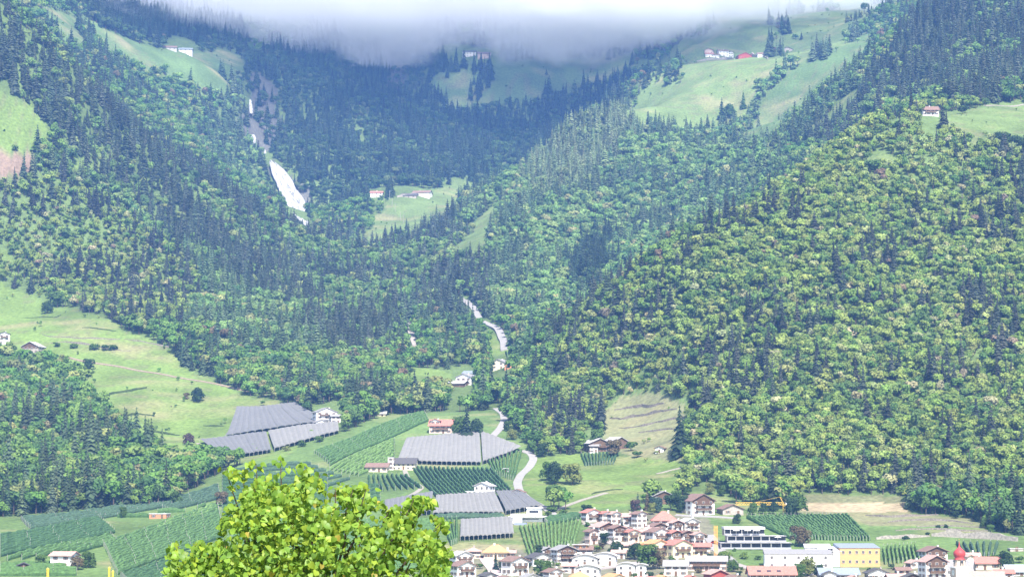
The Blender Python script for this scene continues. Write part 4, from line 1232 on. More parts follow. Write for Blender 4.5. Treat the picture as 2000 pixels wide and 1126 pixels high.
def house(px, py, wpx, hpx, kind, label, wall_c='white', roof_c='brown', yaw=0, depth=0.85, pitch=0.40, st=2, nx=3, balcony=0, timber=False,
          chimney=1, shut=True, name="house", D=None, ov=0.9, cat="house", door=True, group=None, side=True, skylights=0, th=0.28):
    if D is None: X, D, Z = hit(px, py)
    else:
        X = float(ray(px, py)[0] / ray(px, py)[1] * D); Z = float(H(X, D))
    mp_ = D / F
    w, h = wpx * mp_, hpx * mp_
    d = w * depth
    half = (w if kind in 'GA' else d) / 2
    rise = half * pitch if kind != 'F' else 0
    if kind == 'A': rise = w * 0.16
    if kind == 'H': rise = min(w, d) / 2 * pitch
    root = empty(name, (X, D, Z), math.radians(yaw))
    wl = wall_mesh(kind, w, d, h, rise).build("wall", WALL[wall_c], root)
    rf = roof_mesh(kind, w, d, h, rise, ov, th).build("roof", ROOF[roof_c], root)
    if timber and kind == 'G':
        m = MB(); z0 = h - min(1.6, h * .3); e = 0.04
        xi = w / 2 - 0.05
        vs = [(-xi, -e, z0), (xi, -e, z0), (xi, -e, h - .05), (0, -e, h + rise - .15), (-xi, -e, h - .05)]
        m.add(vs + [(x, 0.02, z) for x, y, z in vs], [(0,1,2,3,4), (9,8,7,6,5), (1,0,5,6), (2,1,6,7), (3,2,7,8), (4,3,8,9), (0,4,9,5)])
        m.build("gable_boards", M_WOOD, root)
    sh_ = h / st
    ww = min(1.15, w / (nx * 2.1)); wh = min(1.4, sh_ * .52)
    me = window_mesh(ww, wh, shut)
    bal = set()
    for k in range(balcony): bal.add(st - 1 - k)
    for s in range(st):
        zb = s * sh_ + sh_ * 0.30
        for i in range(nx):
            x = -w / 2 + w * (i + 0.5) / nx
            if s == 0 and door and i == nx // 2:
                m = MB().box(-.55, .55, -.06, .1, 0, 2.1)
                m.box(-.65, .65, -.09, .06, 2.1, 2.22); m.box(-.65, -.55, -.09, .06, 0, 2.1); m.box(.55, .65, -.09, .06, 0, 2.1)
                m.build("door", M_SHUT, root).location = (x, 0, 0.05)
                continue
            child("window", me, root, (x, -0.0 if not (timber and kind == 'G' and zb + wh > h - 1.6) else -0.05, zb))
        if side:
            for sx, rz in ((-1, -math.pi / 2), (1, math.pi / 2)):
                for j in range(2):
                    child("window", me, root, (sx * w / 2, d * (0.3 + 0.4 * j), zb), rz)
    for s in bal:
        if s < 1: continue
        zb = s * sh_ + 0.05
        bw = w * 0.34
        m = MB().box(-bw, bw, -1.25, 0.02, zb - .16, zb)
        b_ = m.build("balcony", M_WOOD, root)
        m = MB().box(-bw, bw, -1.25, -1.17, zb + .1, zb + 1.0).box(-bw, -bw + .08, -1.17, 0, zb + .1, zb + 1.0).box(bw - .08, bw, -1.17, 0, zb + .1, zb + 1.0)
        for i in range(5):
            x = -bw + .06 + (2 * bw - .12) * i / 4
            m.box(x - .05, x + .05, -1.24, -1.14, zb, zb + 1.05)
        m.build("railing", M_WOOD, b_)
    for c in range(chimney):
        f = hr.uniform(-.25, .25)
        if kind == 'G': cxx, cyy_, zt = w * .18, d * (0.35 + .3 * c), h + rise - w * .18 * rise / half
        elif kind == 'E': cxx, cyy_, zt = w * (f + .2 * c), d * .56, h + rise - d * .06 * rise / half
        else: cxx, cyy_, zt = w * f, d * .5, h + rise * .8
        m = MB().box(cxx - .35, cxx + .35, cyy_ - .35, cyy_ + .35, zt - .8, zt + 1.3)
        m.box(cxx - .45, cxx + .45, cyy_ - .45, cyy_ + .45, zt + 1.3, zt + 1.45)
        m.build("chimney", WALL['white'] if hr.random() < .7 else WALL['stone'], rf)
    for s in range(skylights):
        x = -w * .3 + w * .22 * s
        sl = rise / (d / 2)
        y = d * .14; z = h + y * sl + th + .04
        m = MB().add([(x - .9, y - .5, z - .5 * sl), (x + .9, y - .5, z - .5 * sl), (x + .9, y + .5, z + .5 * sl), (x - .9, y + .5, z + .5 * sl),
                      (x - .9, y - .5, z - .5 * sl + .15), (x + .9, y - .5, z - .5 * sl + .15), (x + .9, y + .5, z + .5 * sl + .15), (x - .9, y + .5, z + .5 * sl + .15)],
                     [(3,2,1,0),(4,5,6,7),(0,1,5,4),(1,2,6,5),(2,3,7,6),(3,0,4,7)])
        m.build("skylight", M_GLASS, rf)
    tag(root, label, cat, group)
    return root
hs = house
# --- farms on the slopes and in the side valley
hs(8, 672, 22, 20, 'G', "tall white farmhouse at the sloping meadow's edge", 'white', 'dark', yaw=25, st=3, nx=2, balcony=1)
hs(58, 690, 36, 14, 'G', "broad grey roofed stone farmhouse with timber gable in the meadow", 'stone', 'pale', yaw=-14, st=2, nx=4, pitch=.5, timber=True)
hs(638, 826, 42, 22, 'G', "white farmhouse with grey gable beside the dark nets", 'white', 'grey', yaw=18, st=3, nx=3, balcony=1, depth=.8)
hs(628, 828, 24, 9, 'G', "low white annex with grey gable in front of the netted slope farmhouse", 'white', 'grey', yaw=18, st=1, nx=2, chimney=0, D=1535)
hs(656, 826, 18, 14, 'E', "small white wing at the netted slope farmhouse", 'white', 'grey', yaw=18, st=2, nx=2, chimney=0)
hs(860, 846, 44, 16, 'E', "farmhouse with wide red roof above the large pale net", 'pink', 'red', yaw=-6, st=2, nx=4, balcony=1, pitch=.6)
hs(850, 845, 18, 24, 'G', "red gabled front of the farmhouse above the large pale net", 'white', 'red', yaw=-6, st=3, nx=2, D=None, chimney=0, depth=.5)
hs(788, 917, 46, 13, 'E', "yellow farmhouse with dark roof and white corner tower at the net's corner", 'pale', 'dark', yaw=-8, st=2, nx=5, shut=False, pitch=.62, depth=.7)
hs(763, 917, 11, 24, 'F', "white square tower at the end of the yellow farmhouse", 'white', 'pale', yaw=-8, st=3, nx=1, chimney=0, door=False, name="house_tower", cat="tower", ov=.2)
hs(735, 921, 42, 10, 'E', "low brown roofed barn beside the yellow farmhouse", 'cream', 'brown', yaw=-8, st=1, nx=4, chimney=0, name="barn", cat="barn")
hs(941, 968, 32, 20, 'G', "white house with pale grey gable below the dark orchard", 'white', 'pale', yaw=-22, st=2, nx=3, shut=False, depth=.9)
hs(917, 968, 15, 9, 'F', "small white flat roofed garage beside the pale gabled house", 'white', 'white', yaw=-12, st=1, nx=1, chimney=0, ov=.2, name="garage", cat="garage")
hs(1010, 968, 25, 8, 'G', "low white shed with dark gable by the road", 'white', 'brown', yaw=-12, st=1, nx=2, chimney=0, name="shed", cat="shed")
hs(988, 921, 0.1 + 11, 5, 'A', "tiny white shed among the orchard rows near the road", 'white', 'white', st=1, nx=1, chimney=0, name="shed", cat="shed", D=None)
hs(1172, 882, 46, 17, 'G', "dark old timber farm below the terraces", 'wood', 'pale', yaw=24, st=2, nx=3, balcony=1, depth=.75)
hs(1213, 876, 40, 13, 'G', "long timber barn with pale roof beside the old farm", 'wood', 'pale', yaw=34, st=1, nx=3, chimney=0, pitch=.5, name="barn", cat="barn")
hs(1160, 884, 16, 14, 'E', "small white fronted shed of the old farm", 'white', 'grey', yaw=10, st=2, nx=2, chimney=0)
hs(1288, 884, 17, 10, 'G', "tiny white hut with brown gable on the grassy terrace", 'white', 'brown', yaw=-18, st=1, nx=1, chimney=0, name="hut", cat="hut")
hs(1297, 984, 46, 16, 'G', "dark chalet half hidden by trees above the village", 'wood', 'grey', yaw=18, st=2, nx=3, timber=True)
hs(1374, 1005, 50, 28, 'G', "tall white farmhouse with dark timber gable above the village", 'white', 'brown', yaw=26, st=3, nx=3, balcony=2, timber=True, pitch=.5)
hs(1432, 1005, 42, 12, 'G', "low stone shed with brown gable beside the tall farmhouse", 'stone', 'brown', yaw=14, st=1, nx=2, chimney=0, name="shed", cat="shed")
hs(905, 752, 34, 16, 'G', "white farmhouse with grey gable among the valley woods", 'white', 'grey', yaw=-28, st=2, nx=3, balcony=1)
hs(890, 756, 34, 8, 'E', "low shed roofs in front of the valley farmhouse", 'wood', 'pale', yaw=-24, st=1, nx=2, chimney=0, name="barn", cat="barn", D=None)
hs(916, 738, 26, 10, 'E', "white fronted outbuilding behind the valley farmhouse", 'white', 'blue', yaw=-20, st=1, nx=2, chimney=0)
hs(972, 720, 30, 13, 'G', "barn with white gable and orange side in the upper valley", 'cream', 'grey', yaw=-26, st=2, nx=2, name="barn", cat="barn", depth=1.0)
hs(992, 721, 13, 13, 'F', "orange boarded hay barn bay in the upper valley", 'brick', 'grey', yaw=-10, st=1, nx=1, chimney=0, door=False, name="barn", cat="barn", side=False)
hs(735, 385, 24, 9, 'E', "small red roofed house at the valley head", 'white', 'red', st=2, nx=3, shut=False)
hs(822, 384, 34, 8, 'E', "white walled farmhouse with dark red roof at the valley head", 'white', 'brown', yaw=-10, st=1, nx=4, shut=False)
hs(798, 386, 30, 5, 'E', "long low dark roofed barn at the valley head", 'stone', 'dark', yaw=-6, st=1, nx=3, chimney=0, name="barn", cat="barn")
hs(362, 105, 26, 9, 'E', "white farmhouse with bluish roof on the high pasture above the waterfall", 'white', 'blue', yaw=4, st=2, nx=3, shut=False)
hs(332, 97, 26, 5, 'E', "low dark roofed barn on the high pasture above the waterfall", 'grey', 'brown', yaw=8, st=1, nx=3, chimney=0, name="barn", cat="barn")
hs(916, 112, 26, 11, 'E', "white mountain farmhouse just under the cloud", 'white', 'dark', yaw=-4, st=2, nx=4, shut=False)
hs(946, 116, 26, 12, 'E', "brownish barn beside the mountain farmhouse under the cloud", 'pink', 'brown', yaw=4, st=2, nx=2, chimney=0, name="barn", cat="barn")
hs(1746, 222, 30, 12, 'G', "stone barn with brown gable by the upper pasture", 'pink', 'brown', yaw=-22, st=1, nx=1, chimney=0, name="barn", cat="barn")
hs(1818, 225, 32, 11, 'E', "white farmhouse with dark red roof at the upper pasture's edge", 'white', 'brown', st=2, nx=4, balcony=1, pitch=.6)
for i, (x, y, w, h, k, wc, rc, lb) in enumerate([
  (1386, 112, 16, 7, 'E', 'white', 'red', "first small white house of the mountain hamlet with red roof"),
  (1398, 113, 14, 6, 'E', 'white', 'brown', "low white house next to the chapel of the mountain hamlet"),
  (1414, 110, 20, 11, 'E', 'white', 'brown', "large white farmhouse of the mountain hamlet"),
  (1428, 112, 9, 10, 'G', 'white', 'brown', "narrow white gabled chapel of the mountain hamlet"),
  (1456, 114, 28, 6, 'G', 'red', 'red', "broad red roofed barn of the mountain hamlet"),
  (1492, 112, 24, 7, 'E', 'white', 'brown', "white house with long dark roof in the mountain hamlet"),
  (1512, 104, 26, 7, 'G', 'wood', 'red', "timber barn with red gable at the hamlet's upper end"),
  (1538, 102, 22, 6, 'G', 'stone', 'dark', "dark barn at the far end of the mountain hamlet"),
  (1384, 106, 16, 8, 'G', 'pink', 'red', "red roofed barn behind the hamlet's small white houses")]):
    hs(x, y, w, h, k, lb, wc, rc, yaw=hr.uniform(-14, 14), st=2 if h > 8 else 1, nx=3, shut=False, chimney=0 if 'barn' in lb else 1, name="barn" if 'barn' in lb else ("chapel" if 'chapel' in lb else "house"), cat="barn" if 'barn' in lb else "house")
hs(308, 1012, 34, 9, 'F', "small orange brick hut with pale flat roof among orchards", 'brick', 'white', yaw=-8, st=1, nx=2, chimney=0, name="hut", cat="hut", ov=.3)
hs(118, 1108, 44, 24, 'E', "small white house with pinkish roof among the orchards", 'white', 'pink', yaw=-18, st=2, nx=2, chimney=0, depth=.75)
hs(46, 1113, 22, 10, 'G', "little dark shed beside the pink roofed orchard house", 'wood', 'dark', yaw=12, st=1, nx=1, chimney=0, name="shed", cat="shed")
hs(842, 775, 18, 5, 'E', "dark roofed shed hidden among the valley trees", 'wood', 'grey', st=1, nx=2, chimney=0, name="shed", cat="shed")
hs(740, 812, 26, 5, 'E', "small pale roofed shed behind the vine slope", 'cream', 'pale', st=1, nx=2, chimney=0, name="shed", cat="shed")
# --- the village
hs(912, 1126, 40, 22, 'G', "white chalet with brown gable at the leafy tree's side", 'white', 'brown', yaw=30, st=2, nx=3, balcony=1)
hs(908, 1104, 38, 20, 'G', "white chalet with grey shingled gable below the pale net", 'white', 'pale', yaw=28, st=2, nx=3, balcony=1)
hs(968, 1091, 46, 13, 'H', "wide house with bright orange hipped roof below the pale net", 'cream', 'orange', st=1, nx=5, pitch=.85, depth=.75)
hs(924, 1090, 28, 14, 'H', "pinkish roofed house beside the orange roofed house", 'cream', 'pink', st=2, nx=3, pitch=.6)
hs(994, 1090, 22, 12, 'E', "low house with weathered tiles beside the orange roof", 'white', 'pink', st=1, nx=3)
hs(958, 1134, 27, 11, 'G', "dark gabled house at the foot of the pink drive", 'grey', 'dark', yaw=24, st=1, nx=2)
hs(1016, 1122, 41, 27, 'G', "chalet with broad brown roof and white balconies", 'white', 'brown', yaw=36, st=2, nx=3, balcony=1)
hs(1060, 1104, 41, 16, 'G', "house with wide dark gable in front of the striped orchard", 'white', 'dark', yaw=26, st=2, nx=3)
hs(1071, 1086, 25, 13, 'G', "small grey gabled chalet under the striped orchard", 'white', 'grey', yaw=26, st=2, nx=2, balcony=1, timber=True)
hs(1108, 1098, 41, 25, 'G', "large chalet with dark timber gable and long balconies", 'white', 'grey', yaw=22, timber=True, st=3, nx=4, balcony=2)
hs(1140, 1086, 32, 14, 'E', "brown roofed house between chalet and orchard's corner", 'white', 'brown', yaw=-6, st=2, nx=3)
hs(1134, 1104, 26, 22, 'F', "yellow flat topped house behind the large chalet", 'yellow', 'pale', st=2, nx=2, chimney=0, D=1075)
# red-roofed row houses
hs(1160, 1018, 31, 18, 'G', "end house of the upper red roofed terrace, next to the striped orchard", 'white', 'red', yaw=24, st=2, nx=2, balcony=1)
hs(1186, 1020, 20, 18, 'G', "second house of the upper red roofed terrace, with dark gable", 'white', 'red', yaw=24, st=2, nx=2)
hs(1204, 1022, 22, 19, 'G', "third house of the upper red roofed terrace, with pink roof", 'white', 'pink', yaw=24, st=2, nx=2)
hs(1234, 1026, 34, 18, 'E', "wide pink roofed house with white balconies in the upper terrace", 'white', 'pink', yaw=-6, st=2, nx=3, balcony=1)
hs(1254, 1030, 23, 27, 'G', "tall plain white gabled house below the upper terrace", 'white', 'brown', yaw=34, st=3, nx=2)
hs(1298, 1030, 46, 14, 'H', "rounded house with bright red hipped roof", 'white', 'red', st=2, nx=3, pitch=.95)
hs(1290, 1040, 31, 13, 'G', "brown gabled chalet in front of the red hipped roof", 'white', 'brown', yaw=24, st=2, nx=2, timber=True)
hs(1324, 1036, 22, 16, 'G', "narrow house with timber gable beside the red hipped roof", 'white', 'pink', yaw=22, timber=True, st=2, nx=2, balcony=1)
hs(1352, 1034, 32, 16, 'G', "chalet with pale gable at the row's end nearest the tall farmhouse", 'white', 'pale', yaw=24, st=2, nx=3, balcony=1)
hs(1188, 1050, 40, 22, 'G', "white house with brown roof in the middle terrace beside the green orchard", 'white', 'pink', yaw=30, st=2, nx=3, timber=True)
hs(1160, 1062, 20, 25, 'G', "narrow brown chalet at the orchard's lower corner", 'pink', 'brown', yaw=34, st=2, nx=1, balcony=1)
hs(1210, 1056, 27, 25, 'G', "white house with timber gable in the middle terrace", 'white', 'brown', yaw=26, timber=True, st=3, nx=2, balcony=1)
hs(1238, 1058, 23, 20, 'G', "cream house with small red gable in the middle terrace", 'cream', 'red', yaw=24, st=2, nx=2, balcony=1)
hs(1262, 1052, 20, 14, 'E', "pinkish plain house between the terraces", 'pink', 'pink', yaw=-6, st=2, nx=1)
hs(1292, 1060, 36, 22, 'G', "white house with broad brown roof in the lower terrace", 'white', 'brown', yaw=28, st=2, nx=3, balcony=1)
hs(1322, 1062, 23, 22, 'G', "second house of the lower terrace, with red boarded gable", 'white', 'red', yaw=24, timber=True, st=2, nx=2, balcony=1)
hs(1344, 1062, 22, 22, 'G', "third house of the lower terrace, with brown gable", 'white', 'brown', yaw=24, st=2, nx=2, balcony=1, timber=True)
hs(1366, 1064, 22, 21, 'G', "last house of the lower terrace, next to the street", 'white', 'pink', yaw=24, st=2, nx=2, balcony=1)
hs(1230, 1078, 30, 14, 'E', "cream house with weathered pink roof in the yellow row", 'pale', 'pink', yaw=-8, st=2, nx=2)
hs(1290, 1086, 36, 25, 'G', "pale yellow house with orange gable in the yellow row", 'pale', 'orange', yaw=32, st=2, nx=2, balcony=1)
hs(1334, 1088, 45, 25, 'G', "large pale yellow house with red gable and a balcony", 'pale', 'red', yaw=30, st=2, nx=3, balcony=1)
hs(1370, 1084, 32, 18, 'E', "pale yellow house with red roof at the yellow row's end", 'pale', 'red', yaw=-8, st=2, nx=3, balcony=1)
hs(1320, 1124, 44, 20, 'E', "white house with slate grey hipped roof below the yellow row", 'white', 'grey', yaw=-6, st=2, nx=3, pitch=.5)
hs(1380, 1114, 76, 20, 'E', "long brown building with slate roof and terrace balconies", 'pink', 'grey', yaw=-6, st=2, nx=7, balcony=1, depth=.35, pitch=.6)
hs(1411, 1114, 14, 20, 'F', "white stair block at the end of the long brown building", 'white', 'pale', yaw=-6, st=2, nx=1, chimney=0, ov=.15, D=1040)
hs(1142, 1106, 48, 16, 'A', "white house with waved roofline in the stepped white group", 'white', 'pale', yaw=-8, st=2, nx=3, chimney=0, shut=False)
hs(1180, 1104, 44, 18, 'A', "rear house of the stepped white group with curved roof", 'white', 'pale', yaw=-8, st=2, nx=2, chimney=0, shut=False)
hs(1148, 1132, 44, 22, 'A', "front house of the stepped white group, above the orange hip", 'white', 'pale', yaw=-8, st=2, nx=3, chimney=0, shut=False)
hs(1222, 1124, 36, 20, 'A', "middle house of the stepped white group with small slit windows", 'white', 'pale', yaw=-8, st=2, nx=2, chimney=0, shut=False)
hs(1252, 1124, 20, 20, 'A', "narrow end house of the stepped white group", 'white', 'pale', yaw=-8, st=2, nx=1, chimney=0, shut=False)
hs(1132, 1144, 34, 18, 'H', "orange hipped roof at the bottom of the white group", 'cream', 'orange', st=1, nx=3, pitch=.7)
hs(1208, 1146, 38, 18, 'G', "orange gabled roof with dark eave below the white group", 'cream', 'orange', yaw=28, st=1, nx=3)
hs(1298, 1146, 23, 18, 'G', "small orange gabled roof beside the round tree", 'cream', 'orange', yaw=26, st=1, nx=2)
hs(1352, 1146, 22, 18, 'G', "small red gabled roof next to the red timber house", 'cream', 'red', yaw=22, timber=True, st=1, nx=2)
hs(1406, 1138, 38, 18, 'G', "red timber house with wide pale eaves at the street's end", 'red', 'pink', yaw=22, st=1, nx=3)
hs(1510, 1140, 88, 20, 'E', "large house with red tiled roof and three dark skylights", 'white', 'red', yaw=2, st=2, nx=7, skylights=3, pitch=.62, depth=.5)
hs(1640, 1134, 74, 14, 'E', "long blue grey roofed hall below the peach school", 'grey', 'blue', yaw=2, st=1, nx=6, pitch=.5, depth=.55, chimney=0)
hs(1622, 1140, 23, 20, 'G', "small house with dark gable beside the blue grey hall", 'white', 'dark', st=1, nx=2)
hs(1716, 1134, 40, 16, 'G', "white house with wide dark gable beside the blue grey hall", 'white', 'dark', yaw=4, st=1, nx=4)
hs(1668, 1146, 31, 16, 'G', "pinkish rounded roof at the foot of the peach school", 'pink', 'pink', st=1, nx=2)
hs(1784, 1144, 31, 18, 'G', "dark gabled house beside the red timbered inn", 'white', 'dark', yaw=4, timber=True, st=1, nx=2)
hs(1830, 1096, 45, 20, 'G', "chalet with wide grey gable behind the church tower", 'white', 'brown', yaw=14, st=2, nx=3, balcony=1, timber=True)
hs(1830, 1130, 45, 34, 'G', "inn with red boarded gable and white corner beside the church tower", 'white', 'pink', yaw=14, st=3, nx=3, balcony=2, timber=True, pitch=.5)
hs(1924, 1112, 56, 14, 'E', "house with weathered red roof beside the church tower", 'cream', 'red', yaw=-10, st=1, nx=3, pitch=.6, depth=.6)
hs(1896, 1122, 13, 36, 'G', "narrow cream gabled house next to the church tower", 'cream', 'pink', yaw=18, st=2, nx=1, chimney=0, depth=2.2)
hs(1926, 1146, 64, 18, 'E', "broad house with pink tiled roof in front of the church nave", 'pink', 'pink', yaw=-12, st=1, nx=4, pitch=.6, depth=.6)
hs(1990, 1124, 44, 10, 'E', "long grey metal roofed shed at the village edge", 'grey', 'metal', yaw=4, st=1, nx=4, chimney=0, pitch=.7, depth=.7, name="shed", cat="shed")
hs(1986, 1076, 26, 5, 'F', "small dark opening hut under the vineyard wall", 'stone', 'pale', st=1, nx=1, chimney=0, name="hut", cat="hut", ov=.2)

for (x, y, w, h, k, wc, rc, yw, lb) in [
 (1174,1040,22,14,'G','white','red',24,"small red gabled house squeezed between upper and middle terraces"),
 (1226,1046,22,14,'G','white','pink',24,"pink gabled house behind the cream terrace house"),
 (1272,1048,24,14,'E','white','pink',-6,"pink roofed house below the rounded red roof"),
 (1312,1052,22,13,'G','cream','brown',24,"brown gabled cream house behind the lower terrace"),
 (1250,1076,24,14,'E','pale','orange',-6,"orange roofed cream house in the yellow row"),
 (1208,1090,24,12,'E','white','pink',-8,"low pink roofed house above the stepped white group"),
 (1086,1132,30,16,'G','white','brown',28,"brown gabled chalet below the large chalet"),
 (1112,1118,26,14,'E','white','pink',-8,"pink roofed house beside the stepped white group"),
 (1040,1140,28,14,'G','white','grey',26,"grey gabled house at the foot of the brown roofed chalet"),
 (990,1142,26,12,'G','white','brown',26,"brown gabled house below the blue spruce"),
 (1260,1146,34,14,'E','cream','red',-6,"red roofed house below the big village tree"),
 (1440,1144,34,14,'G','white','brown',24,"brown gabled house beside the red timber house"),
 (1580,1148,30,12,'E','white','red',4,"red roofed house below the olive tree at the school"),
 (1752,1140,30,14,'E','white','pink',4,"pink roofed house below the vine rows by the school"),
 (1766,1122,26,10,'E','cream','brown',6,"low brown roofed house beside the church square"),
 (1790,1108,24,10,'G','white','pink',20,"small pink gabled house behind the inn"),
 (1962,1132,34,14,'E','white','red',-8,"red roofed house at the foot of the metal shed"),
 (1900,1094,26,10,'E','cream','pink',-6,"pink roofed house below the pale retaining wall")]:
    hs(x, y, w, h, k, lb, wc, rc, yaw=yw, st=2 if h > 12 else 1, nx=2)

def block(root, name, x0, x1, y0, y1, z0, z1, m): return MB().box(x0, x1, y0, y1, z0, z1).build(name, m, root)
def big(px, py, label, name, cat, yaw=0):
    X, D, Z = hit(px, py); return empty(name, (X, D, Z), math.radians(yaw)), D / F
# white villa with flat roofs, beside the nets
r, u = big(1030, 1018, "white flat roofed modern villa with blue pool cover", "villa", "house", -8)
block(r, "lower_storey", -34*u, 30*u, 0, 10, -4, 9*u, WALL['white']); block(r, "terrace_slab", -36*u, 34*u, -2.2, 11, 9*u, 9*u+.5, WALL['white'])
b = block(r, "upper_storey", -2*u, 24*u, 1.5, 10, 9*u+.5, 26*u, WALL['white'])
block(r, "roof", -3*u, 25.5*u, .8, 10.6, 26*u, 26*u+.45, WALL['white'])
block(r, "glazing", 3*u, 21*u, 1.35, 1.6, 17*u, 22*u, M_GLASS); block(r, "glazing", -14*u, 22*u, -.12, .1, 1.2, 6*u, M_GLASS)
block(r, "wing", -34*u, -4*u, 3, 10, 9*u+.5, 15*u, WALL['white'])
block(r, "pool_cover", -22*u, 2*u, -9, -5, -2.2, -.4, mat("pool_cover", (0.24, 0.28, 0.50), .6, .3))
block(r, "garden_wall", -26*u, -8*u, -5, -4.6, -2, 2.2, WALL['white'])
tag(r, "white flat roofed modern villa with blue pool cover", "house")
# terraced flats
r, u = big(1470, 1072, "", "terraced_flats", "flats", 0); 
M_LB = mat("pale_balcony_front", (0.36, 0.37, 0.40), .7, .2); M_DK = mat("dark_recess_shade", (0.07, 0.075, 0.085), .3, .4)  # storey walls coloured dark to give the shade behind the balconies
for k, (a, b_, yy) in enumerate([(-62, 74, 0), (-48, 66, 3.5), (-52, 26, 7.0)]):
    z0 = k * 13 * u
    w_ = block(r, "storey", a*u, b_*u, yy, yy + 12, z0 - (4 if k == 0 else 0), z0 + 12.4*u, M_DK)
    block(r, "floor_slab", (a-1)*u, (b_+1)*u, yy - 2.4, yy + 12.2, z0 + 12.4*u, z0 + 13*u, WALL['grey'])
    block(r, "balcony_front", (a+1)*u, b_*u, yy - 2.3, yy - 2.1, z0 + .2, z0 + 4.2*u, M_LB)
    nwin = 7
    for i in range(nwin):
        x = (a + (b_ - a) * (i + .5) / nwin) * u
        block(r, "window", x - 1.3, x + 1.3, yy - .12, yy + .05, z0 + 4.6*u, z0 + 11*u, M_GLASS)
        xx = (a + (b_ - a) * i / nwin) * u
        block(r, "partition", xx - .15, xx + .15, yy - 2.05, yy - .02, z0 + .2, z0 + 12.3*u, WALL['grey'])
block(r, "roof", -53*u, 27*u, 5.6, 19.4, 39*u, 39*u + 1.0, ROOF['white'])
for i, x in enumerate((-30, -8, 10, 50)):
    m = MB().lathe([(.06, 0), (.06, 2.2), (1.9, 2.2), (.1, 2.8)], 8); o = m.build("sunshade", WALL['white'], r); o.location = (x*u, 1.6 + (2 if x < 40 else 0), (26 if x < 40 else 13) * u + .35)
tag(r, "terraced flats with pale stepped balconies below the vine rows", "building")
# school: white wing, grey link and yellow block
def slab_building(px, py, w, h, d, wc, rc, label, nwx, rows, yaw=0, name="school_wing", para=.5, winw=1.1, D=None):
    X, D_, Z = hit(px, py); u = D_ / F
    r = empty(name, (X, D_, Z), math.radians(yaw))
    block(r, "wall", -w/2*u, w/2*u, 0, d, -4, h*u, WALL[wc]); 
    m = MB(); a, b_, z_ = -w/2*u - .25, w/2*u + .25, h*u
    m.add([(a, -.25, z_ + .003), (b_, -.25, z_ + .003), (b_, d + .2, z_ + .003), (a, d + .2, z_ + .003), (a, -.25, z_ + .2), (b_, -.25, z_ + .2), (b_, d + .2, z_ + 1.9), (a, d + .2, z_ + 1.9)],
          [(3,2,1,0),(4,5,6,7),(0,1,5,4),(1,2,6,5),(2,3,7,6),(3,0,4,7)])
    m.build("roof", ROOF[rc], r)
    me = window_mesh(winw, winw * 1.15, False)
    for s in range(rows):
        for i in range(nwx):
            x = (-w/2 + w * (i + .5) / nwx) * u
            child("window", me, r, (x, 0, h*u * (s + .42) / rows))
    tag(r, label, "school")
    return r
slab_building(1560, 1112, 130, 30, 16, 'white', 'grey', "long white school wing with few small square windows", 5, 2, yaw=-4)
slab_building(1622, 1106, 44, 30, 12, 'grey', 'white', "grey banded link between white and peach school blocks", 1, 3, yaw=-4, winw=2.4)
slab_building(1680, 1106, 78, 36, 15, 'yellow', 'blue', "peach school block with two rows of windows", 6, 2, yaw=3)
slab_building(1598, 1098, 50, 28, 10, 'white', 'pale', "set back white school block behind the grey link", 2, 2, yaw=-4)

# church
D_ = 965.0; X = px_at(1868, D_); Z = float(H(X, D_)); u = D_ / F
def zpy(py): return float(P(1868, py, D_)[2]) - Z
ch = empty("church_tower", (X, D_, Z), math.radians(12))
M_CH = mat("church_render", (0.58, 0.46, 0.37), .9, .1, .06, .5); M_DOME = mat("red_dome_shingles", (0.40, 0.055, 0.05), .55, .3, .15, 2.0)
hw = 13.5 * u
MB().box(-hw, hw, -hw, hw, -4, zpy(1108)).build("shaft", M_CH, ch)
block(ch, "cornice", -hw - .25, hw + .25, -hw - .25, hw + .25, zpy(1108), zpy(1107) + .12, WALL['white'])
MB().lathe([(11.8*u, zpy(1107) + .1), (11.5*u, zpy(1092)), (13.0*u, zpy(1092.6)), (13.0*u, zpy(1092))], 8).build("belfry", M_CH, ch)
dm = [(12.6, 1092), (9.4, 1090), (8.8, 1088), (10.6, 1085), (11.8, 1081), (11.4, 1077), (8.4, 1073.5), (5.2, 1070.5), (2.6, 1068), (1.4, 1065), (.8, 1060), (.35, 1056)]
MB().lathe([(a*u, zpy(b)) for a, b in dm], 20).build("onion_dome", M_DOME, ch, smooth=True)
sp = MB().tube((0, 0, zpy(1056.5)), (0, 0, zpy(1050)), .05, .05, 6); sp.box(-.35, .35, -.04, .04, zpy(1052.5), zpy(1052.5) + .1); sp.lathe([(.0, zpy(1056.3)), (.22, zpy(1055.6)), (.0, zpy(1054.9))], 8)
sp.build("cross", mat("gilded_metal", (0.6, 0.42, 0.12), .35, .5, metallic=.8), ch)
for k in range(4):
    a = k * math.pi / 2
    m = MB().box(-.7, .7, -.1, .1, 0, 1.9); m.lathe([(.7, 1.9 - .1), (.5, 2.35), (.1, 2.6)], 8)
    rr_ = 11.8*u * math.cos(math.pi/8) - .02
    o = m.build("bell_opening", M_GLASS, ch); o.location = (rr_ * math.sin(a), -rr_ * math.cos(a), zpy(1104)); o.rotation_euler = (0, 0, a)
    m = MB().tube((0, -.06, 0), (0, .06, 0), 1.25, 1.25, 20)
    o = m.build("clock_face", WALL['white'], ch); o.location = (hw * math.sin(a), -hw * math.cos(a), zpy(1117)); o.rotation_euler = (0, 0, a)
    hnd = MB().box(-.05, .05, -.09, -.062, -.1, 1.0).box(-.1, .7, -.093, -.064, -.05, .05); q_ = hnd.build("clock_hands", M_DK, o)
tag(ch, "cream church tower with red onion dome and gilded cross", "church tower")
